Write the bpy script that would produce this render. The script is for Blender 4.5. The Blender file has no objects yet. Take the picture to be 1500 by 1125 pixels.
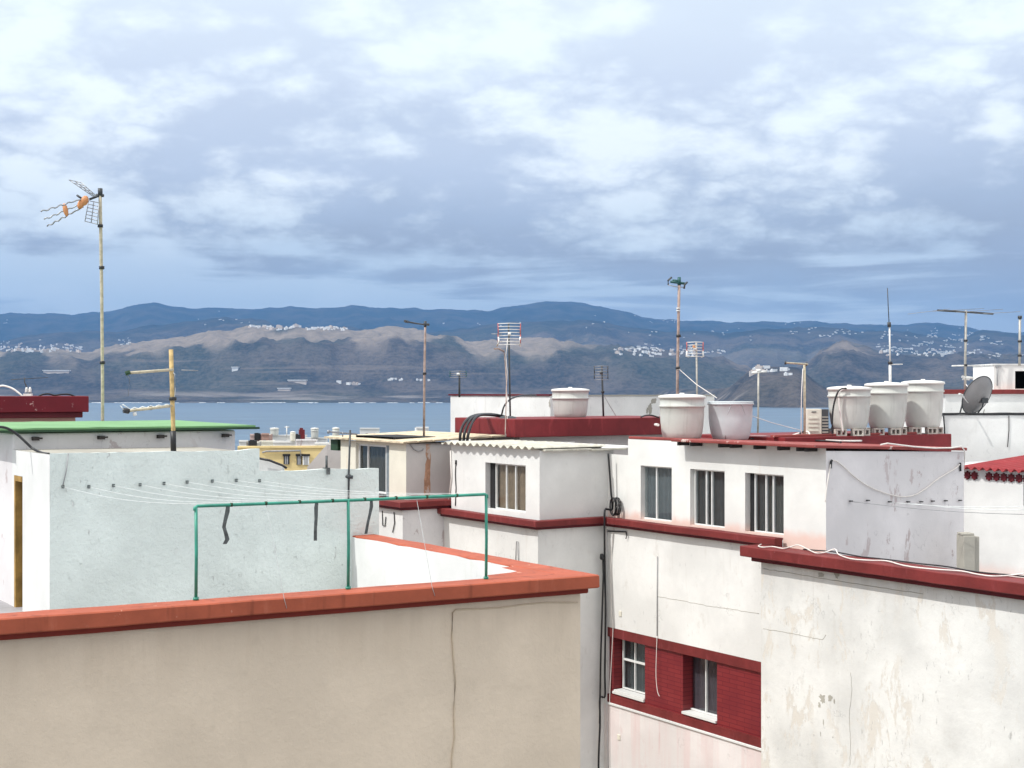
import bpy, bmesh, math, random
from mathutils import Vector, noise
random.seed(7)
S = bpy.context.scene
COL = S.collection
ZC, FPX, CX, CY = 30.0, 2100.0, 750.0, 575.0      # eye height, focal length and horizon of the photograph (1500 px wide)
A1 = Vector((.841, .541)); A2 = Vector((-.541, .841))   # the two street directions of the block

def P(px, py, Y): return Vector(((px-CX)/FPX*Y, Y, ZC-(py-CY)/FPX*Y))
def zof(py, Y): return ZC-(py-CY)/FPX*Y
def V2(px, Y): return Vector(((px-CX)/FPX*Y, Y))
def nz(v, s=1.0, seed=0): return noise.noise(Vector((v[0]*s+seed*17.3, v[1]*s-seed*5.1, (v[2] if len(v) > 2 else 0)*s+seed*3.7)))

class Fr:
    """vertical plane: origin o, unit direction d (left to right), outward normal n"""
    def __init__(s, o, d):
        s.o = Vector(o[:2]); s.d = Vector(d[:2]).normalized(); s.n = Vector((s.d.y, -s.d.x))
    def u(s, px, off=0):
        k = (px-CX)/FPX; o = s.o+s.n*off
        return (k*o.y-o.x)/(s.d.x-k*s.d.y)
    def xy(s, u, off=0): return s.o+s.d*u+s.n*off
    def at(s, u, off, z): p = s.xy(u, off); return Vector((p.x, p.y, z))
    def Y(s, px, off=0): return s.xy(s.u(px, off), off).y
    def z(s, px, py, off=0): return zof(py, s.Y(px, off))
    def px(s, px, py, off=0): return s.at(s.u(px, off), off, s.z(px, py, off))

class MB:
    def __init__(s): s.v = []; s.f = []; s.m = []; s.sm = []
    def face(s, pts, mat=0, smooth=False):
        b = len(s.v); s.v += [Vector(p) for p in pts]
        s.f.append(tuple(range(b, b+len(pts)))); s.m.append(mat); s.sm.append(smooth)
    def grid(s, rows, mat=0, smooth=True, close=False):
        b = len(s.v); w = len(rows[0])
        for r in rows: s.v += [Vector(p) for p in r]
        for i in range(len(rows)-1):
            for j in range(w if close else w-1):
                j2 = (j+1) % w
                s.f.append((b+i*w+j, b+i*w+j2, b+(i+1)*w+j2, b+(i+1)*w+j)); s.m.append(mat); s.sm.append(smooth)
    def hexa(s, c, mat=0, skip=()):
        for k, q in enumerate(((0, 1, 5, 4), (1, 2, 6, 5), (2, 3, 7, 6), (3, 0, 4, 7), (4, 5, 6, 7), (3, 2, 1, 0))):
            if k not in skip: s.face([c[i] for i in q], mat)
        return s
    def box(s, fr, u0, u1, n0, n1, z0, z1, mat=0, skip=()):
        c = [fr.at(u0, n1, z0), fr.at(u1, n1, z0), fr.at(u1, n0, z0), fr.at(u0, n0, z0)]
        return s.hexa(c+[Vector((p.x, p.y, z1)) for p in c], mat, skip)
    def prism(s, poly, z0, z1, mat=0, top=True, bottom=True, skip=(), topmat=None):
        n = len(poly)
        for i in range(n):
            if i in skip: continue
            a, b = poly[i], poly[(i+1) % n]
            s.face([(a[0], a[1], z0), (b[0], b[1], z0), (b[0], b[1], z1), (a[0], a[1], z1)], mat)
        if top: s.face([(p[0], p[1], z1) for p in poly], mat if topmat is None else topmat)
        if bottom: s.face([(p[0], p[1], z0) for p in reversed(poly)], mat)
        return s
    def tube(s, pts, r, mat=0, seg=7, r1=None, caps=True):
        pts = [Vector(p) for p in pts]; n = len(pts); rows = []; up = None
        for i, p in enumerate(pts):
            t = (pts[min(i+1, n-1)]-pts[max(i-1, 0)])
            t = t.normalized() if t.length > 1e-9 else Vector((0, 0, 1))
            if up is None: up = Vector((0, 0, 1)) if abs(t.z) < .9 else Vector((1, 0, 0))
            a = t.cross(up).normalized(); b = t.cross(a).normalized(); up = -b if False else up
            rr = r if r1 is None else r+(r1-r)*i/max(1, n-1)
            rows.append([p+a*math.cos(2*math.pi*k/seg)*rr+b*math.sin(2*math.pi*k/seg)*rr for k in range(seg)])
        s.grid(rows, mat, True, True)
        if caps: s.face(list(reversed(rows[0])), mat); s.face(rows[-1], mat)
        return s
    def lathe(s, c, prof, mat=0, seg=40):
        s.grid([[(c[0]+r*math.cos(2*math.pi*k/seg), c[1]+r*math.sin(2*math.pi*k/seg), c[2]+z) for k in range(seg)] for r, z in prof], mat, True, True)
        return s
    def wall(s, fr, u0, u1, z0, z1, holes=(), depth=.15, mat=0, off=0, rmat=None, cell=None):
        us = sorted({u0, u1} | {h[0] for h in holes} | {h[1] for h in holes})
        zs = sorted({z0, z1} | {h[2] for h in holes} | {h[3] for h in holes})
        for i in range(len(us)-1):
            for j in range(len(zs)-1):
                um, zm = (us[i]+us[i+1])/2, (zs[j]+zs[j+1])/2
                if any(h[0] < um < h[1] and h[2] < zm < h[3] for h in holes): continue
                s.face([fr.at(us[i], off, zs[j]), fr.at(us[i+1], off, zs[j]), fr.at(us[i+1], off, zs[j+1]), fr.at(us[i], off, zs[j+1])], mat)
        rm = mat if rmat is None else rmat
        for a, b, c, d in holes:
            i = off-depth
            for q in (((a, off, c), (a, i, c), (a, i, d), (a, off, d)), ((b, i, c), (b, off, c), (b, off, d), (b, i, d)),
                      ((a, off, c), (b, off, c), (b, i, c), (a, i, c)), ((a, i, d), (b, i, d), (b, off, d), (a, off, d))):
                s.face([fr.at(*p) for p in q], rm)
        return s
    def sweep(s, path, sec, mat=0, step=.3, jit=.004, cham=.012, caps=True, mats=None, seed=1):
        """profile (n, z) pushed along a plan path; corners mitred, arrises softened, line slightly uneven"""
        prof = []
        m = len(sec)
        for i in range(m):
            p, a, b = Vector(sec[i]), Vector(sec[i-1]), Vector(sec[(i+1) % m])
            for q in (a, b):
                d = q-p; prof.append(p+d.normalized()*min(cham, d.length*.4))
        path = [Vector(p[:2]) for p in path]; n = len(path); rows = []
        nor = []
        for i in range(n-1):
            d = (path[i+1]-path[i]).normalized(); nor.append(Vector((d.y, -d.x)))
        mit = [nor[0]]+[(nor[i]+nor[i+1])/(1+nor[i].dot(nor[i+1])) for i in range(n-2)]+[nor[-1]]
        for i in range(n-1):
            L = (path[i+1]-path[i]).length; k = max(1, int(L/step))
            for j in range(k+(1 if i == n-2 else 0)):
                t = j/k; c = path[i].lerp(path[i+1], t); mm = mit[i].lerp(mit[i+1], t) if k == 1 or t in (0, 1) else None
                row = []
                for a_, (nn, zz) in enumerate(prof):
                    p0 = path[i]+mit[i]*nn; p1 = path[i+1]+mit[i+1]*nn; p = p0.lerp(p1, t)
                    q = (p.x, p.y, zz)
                    row.append((p.x+jit*nz(q, 2.3, seed), p.y+jit*nz(q, 2.3, seed+1), zz+jit*1.2*nz(q, 1.7, seed+2)))
                rows.append(row)
        s.grid(rows, mat, False, True)
        if caps: s.face(rows[0], mat); s.face(list(reversed(rows[-1])), mat)
        return s
    def cab(s, pts, r, mat=0, seg=7, k=5):
        P_ = [Vector(p) for p in pts]; out = []
        for i in range(len(P_)-1):
            a, b, c, d = P_[max(0, i-1)], P_[i], P_[i+1], P_[min(len(P_)-1, i+2)]
            for j in range(k):
                t = j/k; out.append(.5*((2*b)+(c-a)*t+(2*a-5*b+4*c-d)*t*t+(3*b-a-3*c+d)*t*t*t))
        return s.tube(out+[P_[-1]], r, mat, seg)
    def build(s, name, mats, parent=None, bevel=0, merge=True, recalc=True):
        me = bpy.data.meshes.new(name)
        off = Vector(parent['_w']) if parent is not None else Vector((0, 0, 0))
        me.from_pydata([v-off for v in s.v], [], s.f); me.update()
        if not isinstance(mats, (list, tuple)): mats = [mats]
        for m in mats: me.materials.append(m)
        me.polygons.foreach_set('material_index', s.m); me.polygons.foreach_set('use_smooth', s.sm)
        if merge:
            bm = bmesh.new(); bm.from_mesh(me)
            bmesh.ops.remove_doubles(bm, verts=bm.verts, dist=1e-5)
            if recalc: bmesh.ops.recalc_face_normals(bm, faces=bm.faces)
            bm.to_mesh(me); bm.free()
        o = bpy.data.objects.new(name, me); COL.objects.link(o)
        if parent is not None: o.parent = parent
        o['_w'] = tuple(off)
        if bevel:
            b = o.modifiers.new('soft_edges', 'BEVEL'); b.width = bevel; b.segments = 2; b.limit_method = 'ANGLE'; b.angle_limit = .7
        return o

def thing(name, label, cat, loc=(0, 0, 0), group=None):
    o = bpy.data.objects.new(name, None); COL.objects.link(o); o.location = loc; o.empty_display_size = .2
    o['_w'] = tuple(loc); o['label'] = label; o['category'] = cat
    if group: o['group'] = group
    return o
def tag(o, label, cat, group=None, kind=None):
    if kind: o['kind'] = kind
    if label: o['label'] = label
    if cat: o['category'] = cat
    if group: o['group'] = group
    return o
def solo(mb, name, mats, label, cat, group=None, loc=None, **k):
    """a thing that is one mesh, its origin moved to its base"""
    vs = mb.v; lo = Vector((sum(v.x for v in vs)/len(vs), sum(v.y for v in vs)/len(vs), min(v.z for v in vs))) if loc is None else Vector(loc)
    for i, v in enumerate(vs): vs[i] = v-lo
    o = mb.build(name, mats, None, **k); o.location = lo; o['_w'] = tuple(lo)
    return tag(o, label, cat, group)

# ---------------------------------------------------------------- materials
class NT:
    def __init__(s, name):
        s.mat = bpy.data.materials.new(name); s.mat.use_nodes = True; s.t = s.mat.node_tree; s.N = s.t.nodes; s.L = s.t.links
        s.b = s.N['Principled BSDF']; s.out = s.N['Material Output']
        s.co = None
    def node(s, typ, **kw):
        n = s.N.new(typ)
        for k, v in kw.items(): setattr(n, k, v)
        return n
    def put(s, sock, v):
        if hasattr(v, 'is_output'): s.L.new(v, sock)
        else:
            if hasattr(sock.default_value, '__len__') and not isinstance(v, (int, float)) and len(v) == 3 and len(sock.default_value) == 4: v = (*v, 1)
            sock.default_value = v
    def coord(s, scale=(1, 1, 1)):
        if s.co is None: s.co = s.node('ShaderNodeTexCoord').outputs['Object']
        if scale == (1, 1, 1): return s.co
        m = s.node('ShaderNodeMapping'); m.inputs['Scale'].default_value = scale; s.L.new(s.co, m.inputs[0]); return m.outputs[0]
    def noise(s, scale=1, vec=(1, 1, 1), detail=4, rough=.55, dist=0):
        n = s.node('ShaderNodeTexNoise'); n.inputs['Scale'].default_value = scale; n.inputs['Detail'].default_value = detail
        n.inputs['Roughness'].default_value = rough; n.inputs['Distortion'].default_value = dist
        s.L.new(s.coord(vec) if isinstance(vec, tuple) else vec, n.inputs['Vector']); return n.outputs['Fac']
    def ramp(s, fac, a, b, lo=0., hi=1.):
        m = s.node('ShaderNodeMapRange'); m.interpolation_type = 'SMOOTHSTEP'
        for k, v in zip(('From Min', 'From Max', 'To Min', 'To Max'), (a, b, lo, hi)): m.inputs[k].default_value = v
        s.put(m.inputs['Value'], fac); return m.outputs[0]
    def mix(s, fac, a, b, mode='MIX'):
        m = s.node('ShaderNodeMix', data_type='RGBA', blend_type=mode)
        s.put(m.inputs['Factor'], fac); s.put(m.inputs['A'], a) if False else None
        ins = [i for i in m.inputs if i.type == 'RGBA']; s.put(ins[0], a); s.put(ins[1], b)
        return [o for o in m.outputs if o.type == 'RGBA'][0]
    def math(s, op, a, b=0.):
        m = s.node('ShaderNodeMath', operation=op); s.put(m.inputs[0], a); s.put(m.inputs[1], b); return m.outputs[0]
    def bump(s, h, strength=.3, dist=.01, nrm=None):
        b = s.node('ShaderNodeBump'); b.inputs['Strength'].default_value = strength; b.inputs['Distance'].default_value = dist
        s.L.new(h, b.inputs['Height'])
        if nrm is not None: s.L.new(nrm, b.inputs['Normal'])
        return b.outputs[0]
    def fin(s, col, rough=.85, nrm=None, metal=0., spec=None):
        s.put(s.b.inputs['Base Color'], col); s.put(s.b.inputs['Roughness'], rough); s.b.inputs['Metallic'].default_value = metal
        if spec is not None: s.b.inputs['Specular IOR Level'].default_value = spec
        if nrm is not None: s.L.new(nrm, s.b.inputs['Normal'])
        return s.mat

def plaster(name, base, var=.06, stain=(.45, .42, .38), stain_amt=.35, peel=None, peel_thr=.62, peel_scale=2.2, streak=.25, bump=.25, crack=.35, seedv=0, bdist=.012, low=None, drip=None, fleck=0., peel_soft=.025, peel_gate=(.42, .56)):
    t = NT(name)
    big = t.noise(.7+seedv*.01, detail=5)
    fine = t.noise(9, detail=6, rough=.65)
    dk = tuple(c*(1-var*2.2) for c in base); lt = tuple(min(.9, c*(1+var*.5)) for c in base)
    col = t.mix(t.ramp(big, .35, .65), dk, lt)
    col = t.mix(t.ramp(fine, .3, .75, 0, .25), col, tuple(c*.86 for c in base))
    st = t.noise(1, (5.5, 5.5, .55), detail=5, rough=.6)
    sm = t.noise(.9, detail=3)
    col = t.mix(t.math('MULTIPLY', t.ramp(st, .56, .78, 0, streak), t.ramp(sm, .4, .62)), col, stain)
    blot = t.noise(2.6, (1, 1, .7), detail=7, rough=.7)
    col = t.mix(t.ramp(blot, .58, .74, 0, stain_amt), col, stain)
    h = t.noise(14, detail=6, rough=.7)
    hs = t.math('ADD', h, t.math('MULTIPLY', t.noise(2.2, detail=3), 1.6))
    if peel is not None:
        pn = t.noise(peel_scale, (1.5, 1.5, .62), detail=9, rough=.72, dist=.3)
        pg = t.noise(.55, detail=2)
        pm = t.math('MULTIPLY', t.ramp(pn, peel_thr, peel_thr+peel_soft), t.ramp(pg, *peel_gate))
        col = t.mix(pm, col, peel); hs = t.math('SUBTRACT', hs, t.math('MULTIPLY', pm, .6))
    if fleck:                  # small grey chips and runs
        f1 = t.noise(1, (15, 15, 5), detail=6, rough=.75); f2 = t.noise(1.5, detail=3)
        fm = t.math('MULTIPLY', t.ramp(f1, .60, .66, 0, fleck), t.ramp(f2, .42, .60))
        col = t.mix(fm, col, tuple(c*.55 for c in base)); hs = t.math('SUBTRACT', hs, t.math('MULTIPLY', fm, .5))
    if crack:
        vo = t.node('ShaderNodeTexVoronoi', feature='DISTANCE_TO_EDGE'); vo.inputs['Scale'].default_value = .62
        wv = t.node('ShaderNodeMix', data_type='VECTOR'); wv.inputs['Factor'].default_value = .16
        nn = t.node('ShaderNodeTexNoise'); nn.inputs['Scale'].default_value = 2.5; nn.inputs['Detail'].default_value = 6
        t.L.new(t.coord(), nn.inputs['Vector'])
        vi = [i for i in wv.inputs if i.type == 'VECTOR']; t.L.new(t.coord(), vi[0]); t.L.new(nn.outputs['Color'], vi[1])
        t.L.new([o for o in wv.outputs if o.type == 'VECTOR'][0], vo.inputs['Vector'])
        cm = t.math('MULTIPLY', t.ramp(vo.outputs['Distance'], .0, .006, crack, 0), t.ramp(t.noise(1.1, detail=2), .5, .6))
        col = t.mix(cm, col, tuple(c*.4 for c in base))
    if drip is not None:       # rain stains running down from a coping: (height of the coping in local metres, reach, colour, amount)
        z1, hh, dc, amt = drip
        sq = t.node('ShaderNodeSeparateXYZ'); t.L.new(t.coord(), sq.inputs[0])
        dn1 = t.noise(1, (3.2, 3.2, .12), detail=5, rough=.7); reach = t.math('MULTIPLY', t.math('SUBTRACT', t.noise(1.9, (1, 1, .05), detail=4), .25), hh*2)
        dz = t.math('SUBTRACT', t.math('SUBTRACT', z1, sq.outputs[2]), reach)
        col = t.mix(t.math('MULTIPLY', t.ramp(dz, -hh*.2, hh*.9, amt, 0), t.ramp(dn1, .40, .62, .25, 1)), col, dc)
    if low is not None:        # splashed paint or damp near a floor: (z of the floor in local metres, height, colour)
        z0, hh, lc = low
        sp = t.node('ShaderNodeSeparateXYZ'); t.L.new(t.coord(), sp.inputs[0])
        zz = t.math('ADD', sp.outputs[2], t.math('MULTIPLY', t.math('SUBTRACT', t.noise(3.5, detail=5), .5), .25))
        col = t.mix(t.ramp(zz, z0, z0+hh, .75, 0), col, lc)
    return t.fin(col, .88, t.bump(hs, bump, bdist), spec=.25)

def paint(name, base, rough=.6, var=.12, chip=None, chip_thr=.66, chip_scale=6, streak=.2, bump=.25, spec=.3, fade=None):
    t = NT(name)
    n1 = t.noise(1.6, detail=6, rough=.65); n2 = t.noise(22, detail=4)
    col = t.mix(t.ramp(n1, .3, .7), tuple(c*(1-var) for c in base), tuple(min(.95, c*(1+var)) for c in base))
    st = t.noise(1, (8, 8, .8), detail=4)
    col = t.mix(t.ramp(st, .55, .75, 0, streak), col, tuple(c*.55 for c in base))
    if fade is not None: col = t.mix(t.ramp(t.noise(4, (1, 1, .3), detail=6, rough=.7), .55, .72, 0, .55), col, fade)
    hs = t.math('ADD', n2, n1)
    if chip is not None:
        cn = t.noise(chip_scale, detail=7, rough=.7)
        cm = t.math('MULTIPLY', t.ramp(cn, chip_thr, chip_thr+.02), t.ramp(t.noise(1.3, detail=2), .4, .55))
        col = t.mix(cm, col, chip); hs = t.math('SUBTRACT', hs, cm)
    return t.fin(col, rough, t.bump(hs, bump, .006), spec=spec)

def plain(name, col, rough=.5, metal=0., var=.15, scale=8, spec=None, bump=.1, rust=None, rust_thr=.6):
    t = NT(name)
    n = t.noise(scale, detail=5, rough=.6)
    c = t.mix(t.ramp(n, .3, .7), tuple(x*(1-var) for x in col), tuple(min(.95, x*(1+var)) for x in col))
    if rust is not None: c = t.mix(t.ramp(t.noise(scale*.8, (1, 1, .6), detail=6, rough=.7), rust_thr, rust_thr+.06), c, rust)
    return t.fin(c, rough, t.bump(n, bump, .004), metal, spec)

def glass(name, tint=(.75, .8, .8)):
    t = NT(name); N, L = t.N, t.L
    tr = N.new('ShaderNodeBsdfTransparent'); tr.inputs[0].default_value = (*tint, 1)
    gl = N.new('ShaderNodeBsdfGlossy'); gl.inputs['Roughness'].default_value = .03
    fr = N.new('ShaderNodeLayerWeight'); fr.inputs['Blend'].default_value = .5
    wav = t.noise(1.3, detail=2); nb = t.bump(wav, .08, .02); L.new(nb, gl.inputs['Normal'])
    k = t.math('ADD', .10, t.math('MULTIPLY', t.math('POWER', fr.outputs['Facing'], 5.), .8)); mx = N.new('ShaderNodeMixShader')
    L.new(k, mx.inputs[0]); L.new(tr.outputs[0], mx.inputs[1]); L.new(gl.outputs[0], mx.inputs[2]); L.new(mx.outputs[0], t.out.inputs[0])
    return t.mat

M = {}
M['white'] = plaster('white_plaster', (.79, .785, .765), stain=(.50, .46, .41), stain_amt=.36, streak=.4, peel=(.66, .61, .52), peel_thr=.66, fleck=.45)
M['white_worn'] = plaster('worn_white_plaster', (.75, .745, .72), var=.08, stain=(.50, .475, .43), stain_amt=.45, streak=.6, peel=(.67, .635, .58), peel_thr=.535, peel_soft=.06, peel_scale=1.9, peel_gate=(.36, .52), fleck=.8, bump=.45, drip=(15.2, .5, (.50, .46, .42), .45))
M['white_clean'] = plaster('clean_white_plaster', (.80, .80, .785), stain_amt=.2, fleck=.2, streak=.14, crack=.2)
M['pink_streaked'] = plaster('red_streaked_white_plaster', (.79, .765, .75), stain=(.50, .17, .17), stain_amt=.2, streak=.7, drip=(11.25, 1.3, (.62, .28, .27), .26))
M['lilac'] = plaster('pale_lilac_plaster', (.755, .73, .735), stain=(.45, .40, .40), stain_amt=.18, streak=.35, peel=(.50, .43, .43), peel_thr=.575, peel_scale=1.7, peel_gate=(.28, .46), crack=.3, fleck=.6)
M['bluegrey'] = plaster('blue_grey_rough_plaster', (.80, .875, .835), var=.06, stain=(.46, .52, .51), stain_amt=.5, streak=.3, peel=(.80, .82, .80), peel_thr=.63, peel_scale=6, fleck=.3, bump=.85, bdist=.03, crack=.15)
M['bright'] = plaster('parapet_white_paint', (.74, .745, .73), stain=(.52, .54, .47), stain_amt=.3, streak=.6, crack=.15)
M['beige'] = plaster('beige_wall_paint', (.765, .64, .505), var=.045, stain=(.46, .385, .30), stain_amt=.25, streak=.18, bump=.30, bdist=.04, crack=0, drip=(15.45, .55, (.56, .45, .34), .30))
M['cream'] = plaster('cream_plaster', (.80, .77, .66), stain=(.62, .42, .27), stain_amt=.25, streak=.4)
M['greyplaster'] = plaster('grey_plaster', (.60, .57, .55), stain=(.40, .36, .33), stain_amt=.35)
M['yellow'] = plaster('yellow_house_paint', (.80, .62, .30), stain=(.74, .45, .18), stain_amt=.6, streak=.3)
M['pinkwall'] = plaster('pink_house_paint', (.62, .47, .45), stain_amt=.3)
M['pinkpatch'] = plaster('pinkish_plaster', (.45, .28, .23), stain=(.30, .14, .12), stain_amt=.5)
M['concrete'] = plaster('raw_concrete', (.42, .40, .35), var=.1, stain=(.22, .21, .19), stain_amt=.5, bump=.5)
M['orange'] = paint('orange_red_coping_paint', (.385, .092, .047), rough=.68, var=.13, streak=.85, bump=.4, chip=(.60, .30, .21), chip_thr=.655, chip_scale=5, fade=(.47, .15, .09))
M['orange_dark'] = paint('shaded_step_red', (.22, .03, .018), rough=.7, var=.1, streak=.2)  # step under the coping: the overhang's shadow put into a deeper red
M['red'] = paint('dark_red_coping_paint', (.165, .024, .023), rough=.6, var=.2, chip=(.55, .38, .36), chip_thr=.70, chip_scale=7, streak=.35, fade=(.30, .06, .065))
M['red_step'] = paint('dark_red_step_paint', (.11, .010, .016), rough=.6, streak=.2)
M['red_flaking'] = paint('flaking_dark_red_paint', (.15, .008, .016), rough=.5, chip=(.55, .35, .33), chip_thr=.62, chip_scale=5, streak=.2)
M['red_slab'] = paint('roof_slab_red_paint', (.175, .018, .021), rough=.6, var=.16, streak=.3, fade=(.36, .05, .055))
M['red_roof'] = paint('weathered_red_roof_paint', (.27, .062, .055), rough=.75, var=.2, chip=(.62, .5, .46), chip_thr=.6, chip_scale=3, streak=.2)
M['terrace'] = paint('terrace_paint', (.34, .33, .34), rough=.8, var=.15)
M['corr_white'] = plain('weathered_fibre_cement', (.52, .50, .43), rough=.9, var=.18, scale=6, bump=.3, rust=(.40, .38, .31), rust_thr=.62)
M['corr_red'] = paint('red_corrugated_paint', (.27, .028, .032), rough=.65, var=.15, streak=.3, fade=(.36, .09, .085))
M['green_roof'] = paint('green_roof_paint', (.17, .34, .15), rough=.65, var=.12, chip=(.05, .18, .06), chip_thr=.7, chip_scale=5)
M['green_dark'] = plain('dark_green_edge', (.015, .05, .02), .7)
M['green_pipe'] = plain('green_pipe_paint', (.035, .26, .185), .4, var=.2, scale=5)
M['board'] = plain('weathered_board', (.62, .52, .37), .9, var=.3, scale=5, bump=.4, rust=(.25, .19, .13), rust_thr=.6)
M['rustbeam'] = plain('rusty_beam', (.03, .024, .022), .8)
M['wood_pole'] = plain('old_wood_pole', (.50, .36, .16), .8, var=.25, scale=12)
M['bamboo'] = plain('pale_weathered_wood', (.47, .42, .31), .8, var=.2, scale=14)
M['doorwood'] = plain('yellow_brown_door_wood', (.38, .23, .06), .6, var=.3, scale=4, rust=(.08, .05, .02), rust_thr=.66)
M['alu'] = plain('white_window_aluminium', (.78, .79, .78), .4, var=.05, spec=.5)
M['galv'] = plain('galvanised_mast', (.42, .40, .36), .5, metal=.3, var=.25, scale=5, rust=(.27, .15, .09), rust_thr=.6)
M['rusty'] = plain('rusty_mast', (.36, .27, .235), .75, var=.3, scale=6, rust=(.5, .46, .42), rust_thr=.6)
M['antenna'] = plain('antenna_aluminium', (.30, .31, .33), .4, metal=.5, var=.15)
M['antenna_dark'] = plain('dark_antenna_metal', (.045, .05, .055), .5)
M['antenna_white'] = plain('pale_antenna_plastic', (.70, .70, .68), .5)
M['antenna_red'] = plain('faded_red_plastic', (.50, .12, .10), .5)
M['antenna_orange'] = plain('orange_plastic_block', (.62, .27, .11), .5, var=.15)
M['antenna_teal'] = plain('teal_plastic', (.01, .085, .085), .5)
M['clamp'] = plain('black_clamp', (.02, .02, .022), .5)
M['cable_black'] = plain('black_cable', (.012, .012, .014), .45)
M['cable_white'] = plain('white_cable', (.74, .70, .66), .5, var=.08)
M['cable_beige'] = plain('painted_over_cable', (.60, .49, .355), .7, var=.05)
M['cable_grey'] = plain('grey_cable', (.33, .33, .34), .5)
M['wire'] = plain('clothesline_cord', (.72, .75, .74), .6)
M['wire_grey'] = plain('thin_grey_wire', (.40, .42, .42), .5)
M['faded'] = plaster('old_cream_paint', (.70, .655, .585), stain=(.6, .55, .48), stain_amt=.3, crack=0)
M['rag'] = plain('faded_dark_rag', (.10, .11, .11), .9, var=.4, scale=14)
M['hook'] = plain('rusty_hook', (.10, .12, .12), .7, var=.3)
M['tank'] = paint('off_white_tank_plastic', (.55, .56, .525), rough=.45, var=.06, streak=.3, bump=.05, fade=(.44, .42, .37))
M['tank_lid'] = plain('tank_lid_plastic', (.76, .75, .70), .45, var=.06, scale=3)
M['tank_grey'] = plain('grey_white_tank_plastic', (.55, .60, .62), .5, var=.08, scale=2)
M['block'] = plain('hollow_concrete_block', (.50, .46, .41), .95, var=.2, scale=12, bump=.5)
M['acw'] = plain('aircon_casing', (.66, .64, .55), .5, var=.08)
M['acd'] = plain('aircon_grille', (.06, .065, .07), .6)
M['dish'] = plain('grey_dish_paint', (.25, .24, .24), .5, var=.08, scale=4, rust=(.34, .25, .24), rust_thr=.6)
M['dark'] = plain('dark_interior', (.012, .012, .014), .8)
M['room'] = plain('room_plaster', (.20, .19, .18), .9)
M['glass'] = glass('window_glass')
M['curtain_brown'] = plain('brown_curtain', (.33, .23, .16), .9, var=.1)
M['curtain_grey'] = plain('grey_blind', (.135, .155, .175), .9, var=.08)
M['curtain_dark'] = plain('dusky_blind', (.07, .078, .085), .9, var=.1)
M['curtain_mauve'] = plain('mauve_curtain', (.10, .08, .10), .9, var=.1)
M['farwhite'] = plain('far_house_white', (.82, .82, .80), .9, var=.04, scale=.1, bump=0)
M['farspeck'] = plain('far_specks_white', (.60, .61, .61), .9, var=.2, scale=.02, bump=0)
M['fartan'] = plain('far_house_tan', (.62, .53, .45), .9, var=.06, scale=.1, bump=0)
t = NT('red_brick_cladding')       # painted brick slips of the recessed band
br = t.node('ShaderNodeTexBrick'); br.inputs['Scale'].default_value = 1; br.inputs['Brick Width'].default_value = .42; br.inputs['Row Height'].default_value = .085
br.inputs['Mortar Size'].default_value = .006; br.offset = .5
for k, c in (('Color1', (.20, .020, .023, 1)), ('Color2', (.23, .026, .028, 1)), ('Mortar', (.10, .008, .014, 1))): br.inputs[k].default_value = c
sp = t.node('ShaderNodeSeparateXYZ'); t.L.new(t.coord(), sp.inputs[0])
dd = t.math('ADD', t.math('MULTIPLY', sp.outputs[0], .541), t.math('MULTIPLY', sp.outputs[1], -.841))
cb = t.node('ShaderNodeCombineXYZ'); t.L.new(dd, cb.inputs[0]); t.L.new(sp.outputs[2], cb.inputs[1]); t.L.new(cb.outputs[0], br.inputs['Vector'])
M['brick'] = t.fin(t.mix(t.ramp(t.noise(2, detail=5), .3, .75, 0, .5), br.outputs['Color'], (.13, .012, .02)), .5, t.bump(br.outputs['Fac'], -.5, .008), spec=.35)
# ---------------------------------------------------------------- camera, light, sky
cam = bpy.data.cameras.new('camera'); cam.sensor_width = 36; cam.lens = 36*FPX/1500; cam.shift_y = (CY-562.5)/1500
cam.clip_start = .1; cam.clip_end = 60000
co = bpy.data.objects.new('camera', cam); COL.objects.link(co); co.location = (0, 0, ZC); co.rotation_euler = (math.pi/2, 0, 0); S.camera = co
S.view_settings.view_transform = 'Standard'; S.view_settings.look = 'None'; S.view_settings.exposure = .35; S.view_settings.gamma = 1
S.cycles.use_denoising = True; S.cycles.volume_bounces = 1; S.cycles.max_bounces = 8

SKY_SEED = 11.2
SUN_AZ = Vector((-.895, -.446)).normalized(); SUN_EL = math.radians(50)
sv = Vector((SUN_AZ.x*math.cos(SUN_EL), SUN_AZ.y*math.cos(SUN_EL), math.sin(SUN_EL)))
sl = bpy.data.lights.new('sun', 'SUN'); sl.energy = 2.45; sl.angle = math.radians(.6); sl.color = (1, .98, .935)
so = bpy.data.objects.new('sun', sl); COL.objects.link(so); so.rotation_euler = sv.to_track_quat('Z', 'Y').to_euler(); so.location = (-20, -20, 60)

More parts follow.
